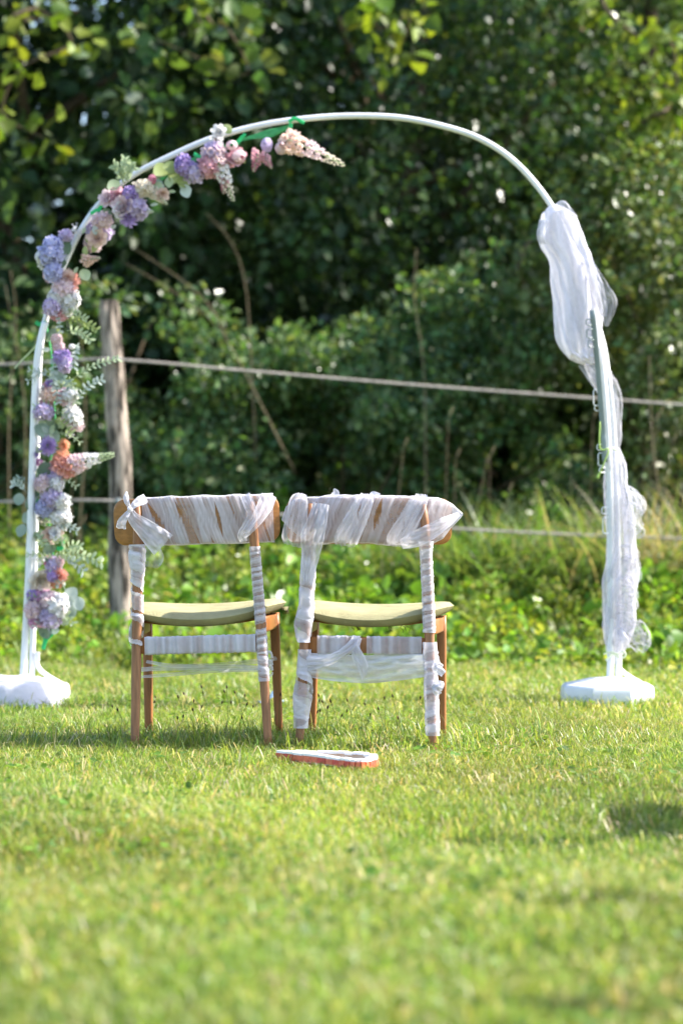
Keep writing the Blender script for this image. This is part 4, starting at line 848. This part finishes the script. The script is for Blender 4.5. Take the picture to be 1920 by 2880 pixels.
def spike(root, a, b, r0, cols, dd=-.06):
    """A hanging flower spike: florets crowded along an axis, smaller towards the tip."""
    A, B = P(*a, AD + dd), P(*b, AD + dd - .02); r0 = r0 / F * AD; n = len(cols); ax = (B - A); sag = Vector((0, 0, -.02 * ax.length))
    axis = MB(); axis.tube(spline([A, (A + B) / 2 - sag, B], 12), list(np.linspace(.005, .003, 12)), 6); o = axis.build('flower_spike', PM['palegreen'], root, world=True)
    for ci, cn in enumerate(cols):
        mb = MB(); m = 26
        for j in range(m):
            t = (ci + (j + .5) / m) / n; c = A + ax * t; rr = r0 * (1 - .82 * t) * random.uniform(.8, 1.1); u = ax.orthogonal().normalized(); v = ax.normalized().cross(u); th = j * 2.4 + ci; d = u * math.cos(th) + v * math.sin(th)
            for i in range(4):
                q = i * 1.57 + th; e = d.orthogonal().normalized(); g = d.cross(e); unit_petal(mb, c + d * rr * .6, d * .9 + (e * math.cos(q) + g * math.sin(q)) * .9, d, rr * .62, rr * .5, .15)
        mb.build('florets', PM[cn], o, world=False)
        o.children[-1].data.transform(Matrix.Translation(-root.location))
def roundleaf(root, px, py, rpx, col, dd=0, asp=.85, name='leaf'):
    mb = MB(); L = 2 * rpx / F * AD; rows = []
    for i in range(7):
        t = i / 6; wd = L * asp * math.sin(math.pi * (.04 + .92 * t)) ** .75; rows += [(-wd / 2, t * L - L / 2, .08 * wd), (0, t * L - L / 2, -.06 * L * math.sin(3 * t)), (wd / 2, t * L - L / 2, .08 * wd)]
    mb.add(rows, [(3 * i + j, 3 * i + j + 1, 3 * i + 4 + j, 3 * i + 3 + j) for i in range(6) for j in range(2)]); o = mb.build(name, PM[col], root)
    o.location = P(px, py, AD - .06 + dd + random.uniform(-.02, .02)) - root.location; look(o, (random.uniform(-.35, .5), -1, random.uniform(-.2, .5))); o.rotation_euler.rotate_axis('Z', random.uniform(0, 6.28))
def sprig(root, a, b, lpx, n, col, wid=.5, dd=-.05, fat=1.0):
    A, B = P(*a, AD + dd), P(*b, AD + dd - .03); mid = (A + B) / 2 + Vector((0, -.01, .015)); pc = spline([A, mid, B], n + 1); mb = MB(); mb.tube([p - root.location for p in pc], .0018, 5); L = lpx / F * AD
    for k in range(1, n + 1):
        ax = (pc[k] - pc[k - 1]).normalized()
        for s in (-1, 1):
            side = ax.cross(Vector((0, -1, 0))) * s; d = (side + ax * .7 + Vector((random.gauss(0, .2), random.gauss(-.1, .3), random.gauss(0, .2)))); unit_petal(mb, pc[k] - root.location, d, Vector((random.gauss(0, .3), -1, .5)), L * random.uniform(.8, 1.15), L * wid * fat, .12)
    mb.build('leaf_sprig', PM[col], root)
def strip(root, pts, wd, mat, name, dd=-.03):
    mb = MB(); mb.ribbon([P(x, y, AD + dd) - root.location for x, y in pts], wd, (0, -1, .1), n=18, m=5, seed=random.randrange(99), rip=.4); mb.build(name, mat, root)
def garlands():
    b = P(420, 520, AD); up = thing('flower_garland', 'artificial flower garland tied along the curved upper left of the arch', 'garland', b, 'flower garlands on the arch')
    H_, A_, B_, Ro, Fi = 'hydrangea', 'aster', 'bud', 'rose', 'filler'
    for k, x, y, r, c in [(Ro, 615, 372, 22, 'white'), (Ro, 607, 395, 20, 'white'), (B_, 652, 408, 18, 'palepink'), (Ro, 667, 446, 26, 'pink'), (B_, 672, 440, 22, 'palepink'), (H_, 586, 470, 30, 'pink'), (H_, 597, 430, 28, 'lilac'), (H_, 642, 450, 20, 'pink'),
        (B_, 750, 407, 22, 'lilac'), (B_, 790, 416, 21, 'palepink'), (Ro, 805, 400, 20, 'peach'), (H_, 516, 463, 31, 'purple'), (H_, 548, 486, 30, 'lilac'), (H_, 530, 478, 24, 'purple'), (B_, 428, 504, 16, 'deeppink'),
        (Ro, 306, 562, 24, 'palepink'), (Ro, 333, 553, 24, 'pink'), (H_, 369, 543, 27, 'purple'), (Ro, 350, 580, 32, 'palepink'), (H_, 382, 588, 38, 'lilac'), (A_, 362, 616, 26, 'purple'), (A_, 392, 600, 24, 'lilac'), (H_, 404, 530, 30, 'cream'), (Ro, 455, 545, 18, 'peach'), (Ro, 340, 592, 24, 'white'),
        (H_, 280, 645, 40, 'lilac'), (H_, 287, 620, 28, 'palepink'), (H_, 262, 684, 30, 'palepink'), (Ro, 275, 672, 24, 'peach'), (H_, 186, 663, 22, 'lilac'), (H_, 150, 692, 32, 'blue'), (Fi, 212, 648, 22, 'white'), (B_, 115, 722, 19, 'white'), (H_, 145, 716, 32, 'blue'), (H_, 125, 738, 22, 'white'), (H_, 152, 766, 30, 'blue'), (H_, 140, 772, 22, 'palepink'),
        (A_, 200, 796, 33, 'coral'), (H_, 180, 815, 36, 'palepink'), (A_, 190, 780, 26, 'peach'), (H_, 196, 842, 30, 'white'), (H_, 165, 838, 32, 'white'), (H_, 146, 864, 26, 'lilac'), (H_, 166, 880, 26, 'pink'), (H_, 185, 868, 26, 'white'), (A_, 152, 858, 14, 'magenta')]:
        flower(up, k, x, y, r, c, .07 if (k, x) in ((H_, 280), (H_, 262)) else 0)
    spike(up, (598, 420), (657, 566), 32, ['palepink', 'white', 'cream'])
    spike(up, (800, 388), (968, 464), 34, ['peach', 'palepink', 'cream'])
    spike(up, (728, 430), (712, 482), 20, ['pink', 'deeppink']); spike(up, (745, 440), (764, 474), 15, ['pink', 'deeppink']); spike(up, (632, 500), (628, 545), 15, ['pink', 'deeppink'])
    spike(up, (430, 540), (470, 574), 18, ['cream', 'cream']); spike(up, (235, 735), (282, 724), 18, ['peach', 'peach']); spike(up, (395, 590), (432, 595), 14, ['lilac', 'white'])
    for x, y, r, c in [(453, 478, 26, 'yleaf'), (480, 470, 22, 'yleaf'), (517, 510, 22, 'yleaf'), (523, 537, 20, 'silver'), (476, 512, 16, 'palegreen'), (440, 520, 20, 'greyleaf'), (320, 520, 20, 'palegreen'), (239, 773, 20, 'palegreen'), (640, 362, 15, 'yleaf'), (488, 495, 22, 'yleaf'), (300, 600, 18, 'darkleaf'), (180, 700, 24, 'darkleaf'), (165, 740, 22, 'darkleaf')]: roundleaf(up, x, y, r, c, .01)
    for a, c in (((345, 515), (352, 445)), ((350, 515), (322, 465)), ((352, 515), (380, 470)), ((345, 510), (335, 480)), ((360, 512), (368, 462))): sprig(up, a, c, 17, 8, 'palegreen', .45)
    rn = random.Random(6)
    for k in range(26):
        t = rn.random(); x, y = np.interp(t, [0, .3, .55, 1], [140, 270, 420, 800]), np.interp(t, [0, .3, .55, 1], [850, 640, 530, 395]); roundleaf(up, x + rn.uniform(-30, 35), y + rn.uniform(-25, 35), rn.uniform(9, 15), rn.choice(['palegreen', 'yleaf', 'greyleaf', 'silver']), .02, asp=rn.uniform(.4, .7))
    mb = MB(); mb.ribbon([P(x, y, AD + .01) - up.location for x, y in [(440, 512), (520, 462), (600, 424), (690, 390), (760, 374), (822, 352)]], [.012, .022, .012, .012, .034, .012], (0, -1, 0), n=40, m=7, seed=4, rip=.3); mb.build('netting', NET, up)
    for pts in ([(812, 342), (828, 332), (845, 340), (856, 345)], [(818, 345), (815, 362), (805, 372)], [(690, 375), (672, 395), (668, 405)], [(545, 432), (565, 440), (575, 432)], [(255, 600), (275, 590), (295, 600), (312, 598)], [(275, 592), (283, 582), (286, 575)]): strip(up, pts, .014, TAPE, 'green_tie')
    b = P(140, 1350, AD); lo = thing('flower_garland', 'artificial flower garland hanging down beside the left leg of the arch', 'garland', b, 'flower garlands on the arch')
    for k, x, y, r, c in [(H_, 160, 953, 17, 'palepink'), (H_, 166, 975, 17, 'palepink'), (H_, 175, 1005, 26, 'purple'), (H_, 182, 1027, 22, 'lilac'), (B_, 202, 975, 10, 'white'), (H_, 135, 1090, 17, 'pink'), (H_, 137, 1112, 22, 'peach'), (H_, 131, 1135, 20, 'pink'), (H_, 124, 1158, 26, 'lilac'), (A_, 138, 1156, 14, 'magenta'), (A_, 140, 1078, 15, 'purple'), (Fi, 112, 1115, 16, 'white'), (Fi, 120, 1093, 14, 'white'),
        (H_, 184, 1116, 24, 'palepink'), (H_, 198, 1110, 24, 'white'), (A_, 183, 1100, 11, 'magenta'), (Fi, 198, 1142, 24, 'white'), (H_, 206, 1172, 28, 'white'), (H_, 195, 1178, 20, 'palepink'), (H_, 216, 1196, 20, 'palepink'), (A_, 210, 1197, 12, 'coral'), (Fi, 196, 1222, 16, 'white'), (A_, 134, 1254, 29, 'purple'), (A_, 113, 1300, 15, 'magenta'), (A_, 99, 1278, 14, 'purple'),
        (A_, 181, 1250, 21, 'orange'), (H_, 176, 1282, 20, 'orange'), (A_, 165, 1300, 26, 'coral'), (H_, 150, 1318, 22, 'pink'), (H_, 178, 1318, 22, 'coral'), (H_, 140, 1355, 34, 'lilac'), (H_, 122, 1362, 24, 'palepink'), (H_, 160, 1358, 24, 'white'), (H_, 160, 1340, 22, 'lilac'),
        (H_, 128, 1428, 32, 'blue'), (H_, 148, 1403, 34, 'lilac'), (H_, 172, 1413, 28, 'white'), (H_, 172, 1452, 30, 'white'), (H_, 160, 1440, 24, 'palepink'), (Fi, 123, 1462, 20, 'cream'), (H_, 176, 1470, 22, 'white'), (Ro, 146, 1500, 26, 'peach'), (Ro, 158, 1500, 18, 'white'), (Fi, 112, 1512, 24, 'palegreen'),
        (Fi, 112, 1572, 20, 'white'), (Ro, 140, 1578, 15, 'deeppink'), (H_, 152, 1592, 27, 'lilac'), (H_, 165, 1580, 18, 'palepink'), (A_, 167, 1618, 25, 'coral'), (H_, 160, 1638, 20, 'orange'), (Ro, 112, 1630, 31, 'cream'), (H_, 148, 1622, 16, 'purple'), (H_, 92, 1674, 18, 'purple'), (H_, 118, 1684, 30, 'magenta'), (H_, 96, 1714, 28, 'palepink'), (H_, 108, 1728, 28, 'purple'), (H_, 99, 1746, 24, 'magenta'), (A_, 112, 1752, 18, 'pink'),
        (H_, 140, 1688, 28, 'palepink'), (H_, 163, 1702, 33, 'white'), (H_, 142, 1734, 32, 'lilac'), (H_, 166, 1718, 26, 'palepink'), (H_, 150, 1748, 20, 'white')]: flower(lo, k, x, y, r, c)
    spike(lo, (160, 1318), (322, 1277), 34, ['coral', 'palepink', 'white', 'palegreen'])
    for x, y, r, c in [(54, 1404, 19, 'greyleaf'), (80, 1455, 20, 'greyleaf'), (61, 1492, 19, 'greyleaf'), (86, 1420, 18, 'darkleaf'), (200, 1672, 23, 'silver'), (223, 1698, 21, 'silver'), (188, 1692, 21, 'silver'), (201, 1720, 20, 'greyleaf'), (180, 1742, 18, 'palegreen'), (128, 1774, 24, 'darkleaf'), (150, 1770, 18, 'greyleaf'), (140, 1200, 26, 'darkleaf'), (120, 1210, 24, 'greyleaf'), (150, 1225, 22, 'greyleaf'), (115, 1340, 26, 'darkleaf'), (128, 1320, 24, 'darkleaf'), (160, 1060, 24, 'greyleaf'), (170, 1190, 20, 'palegreen'), (190, 1080, 16, 'palegreen'), (150, 940, 20, 'darkleaf'), (110, 1385, 20, 'darkleaf'), (140, 1545, 20, 'darkleaf')]: roundleaf(lo, x, y, r, c, .02)
    for a, c, l, n, cc in (((185, 900), (272, 926), 17, 7, 'yleaf'), ((190, 930), (255, 955), 18, 6, 'palegreen'), ((185, 890), (215, 880), 13, 5, 'palegreen'), ((165, 890), (170, 930), 13, 5, 'silver'), ((200, 905), (240, 895), 13, 5, 'palegreen'), ((205, 1065), (330, 1010), 15, 9, 'palegreen'), ((210, 1130), (285, 1068), 17, 7, 'silver'), ((222, 965), (208, 1032), 15, 6, 'silver'), ((150, 1000), (152, 1075), 14, 7, 'silver'), ((150, 1075), (165, 1130), 15, 6, 'silver'),
        ((195, 1060), (215, 1130), 15, 5, 'palegreen'), ((170, 1060), (200, 1100), 16, 5, 'greyleaf'), ((150, 1180), (200, 1215), 15, 6, 'yleaf'), ((75, 1385), (38, 1362), 16, 5, 'silver'), ((75, 1360), (50, 1350), 14, 4, 'greyleaf'), ((108, 1400), (135, 1375), 16, 5, 'palegreen'), ((165, 1560), (285, 1580), 21, 9, 'palegreen'), ((175, 1555), (225, 1535), 18, 5, 'palegreen'), ((180, 1575), (235, 1605), 19, 5, 'silver'), ((100, 1500), (125, 1530), 17, 5, 'palegreen'), ((185, 1660), (165, 1640), 16, 4, 'silver'), ((160, 1730), (205, 1750), 17, 5, 'palegreen'), ((150, 1540), (175, 1520), 15, 4, 'palegreen')): sprig(lo, a, c, l, n, cc)
    rn = random.Random(5)
    for k in range(30):
        y = rn.uniform(905, 1760); x = 140 + rn.uniform(-40, 50); roundleaf(lo, x, y, rn.uniform(9, 15), rn.choice(['palegreen', 'silver', 'yleaf', 'greyleaf', 'palegreen']), .02, asp=rn.uniform(.4, .7))
    for k in range(14):
        y = rn.uniform(930, 1750); sprig(lo, (150 + rn.uniform(-15, 15), y), (150 + rn.choice((-1, 1)) * rn.uniform(45, 75), y + rn.uniform(-40, 30)), 12, 5, rn.choice(['palegreen', 'silver', 'palegreen']), .42)
    for pts in ([(100, 905), (112, 912), (128, 908), (135, 918)], [(110, 1420), (104, 1398), (118, 1384)], [(168, 1512), (178, 1530), (172, 1545), (160, 1540)], [(122, 1826), (130, 1800), (148, 1782), (150, 1770)], [(122, 1780), (130, 1800)]): strip(lo, pts, .016, TAPE, 'green_tie')
    MB().tube(spline([P(x, y, AD + .015) - lo.location for x, y in [(130, 905), (145, 1000), (150, 1100), (155, 1200), (140, 1320), (135, 1450), (150, 1550), (135, 1650), (125, 1780)]], 40), .004, 6).build('stem', NET, lo)
    strip(lo, [(112, 958), (90, 985), (60, 1015), (42, 1036)], .007, PM['palegreen'], 'cane', -.02)
garlands()
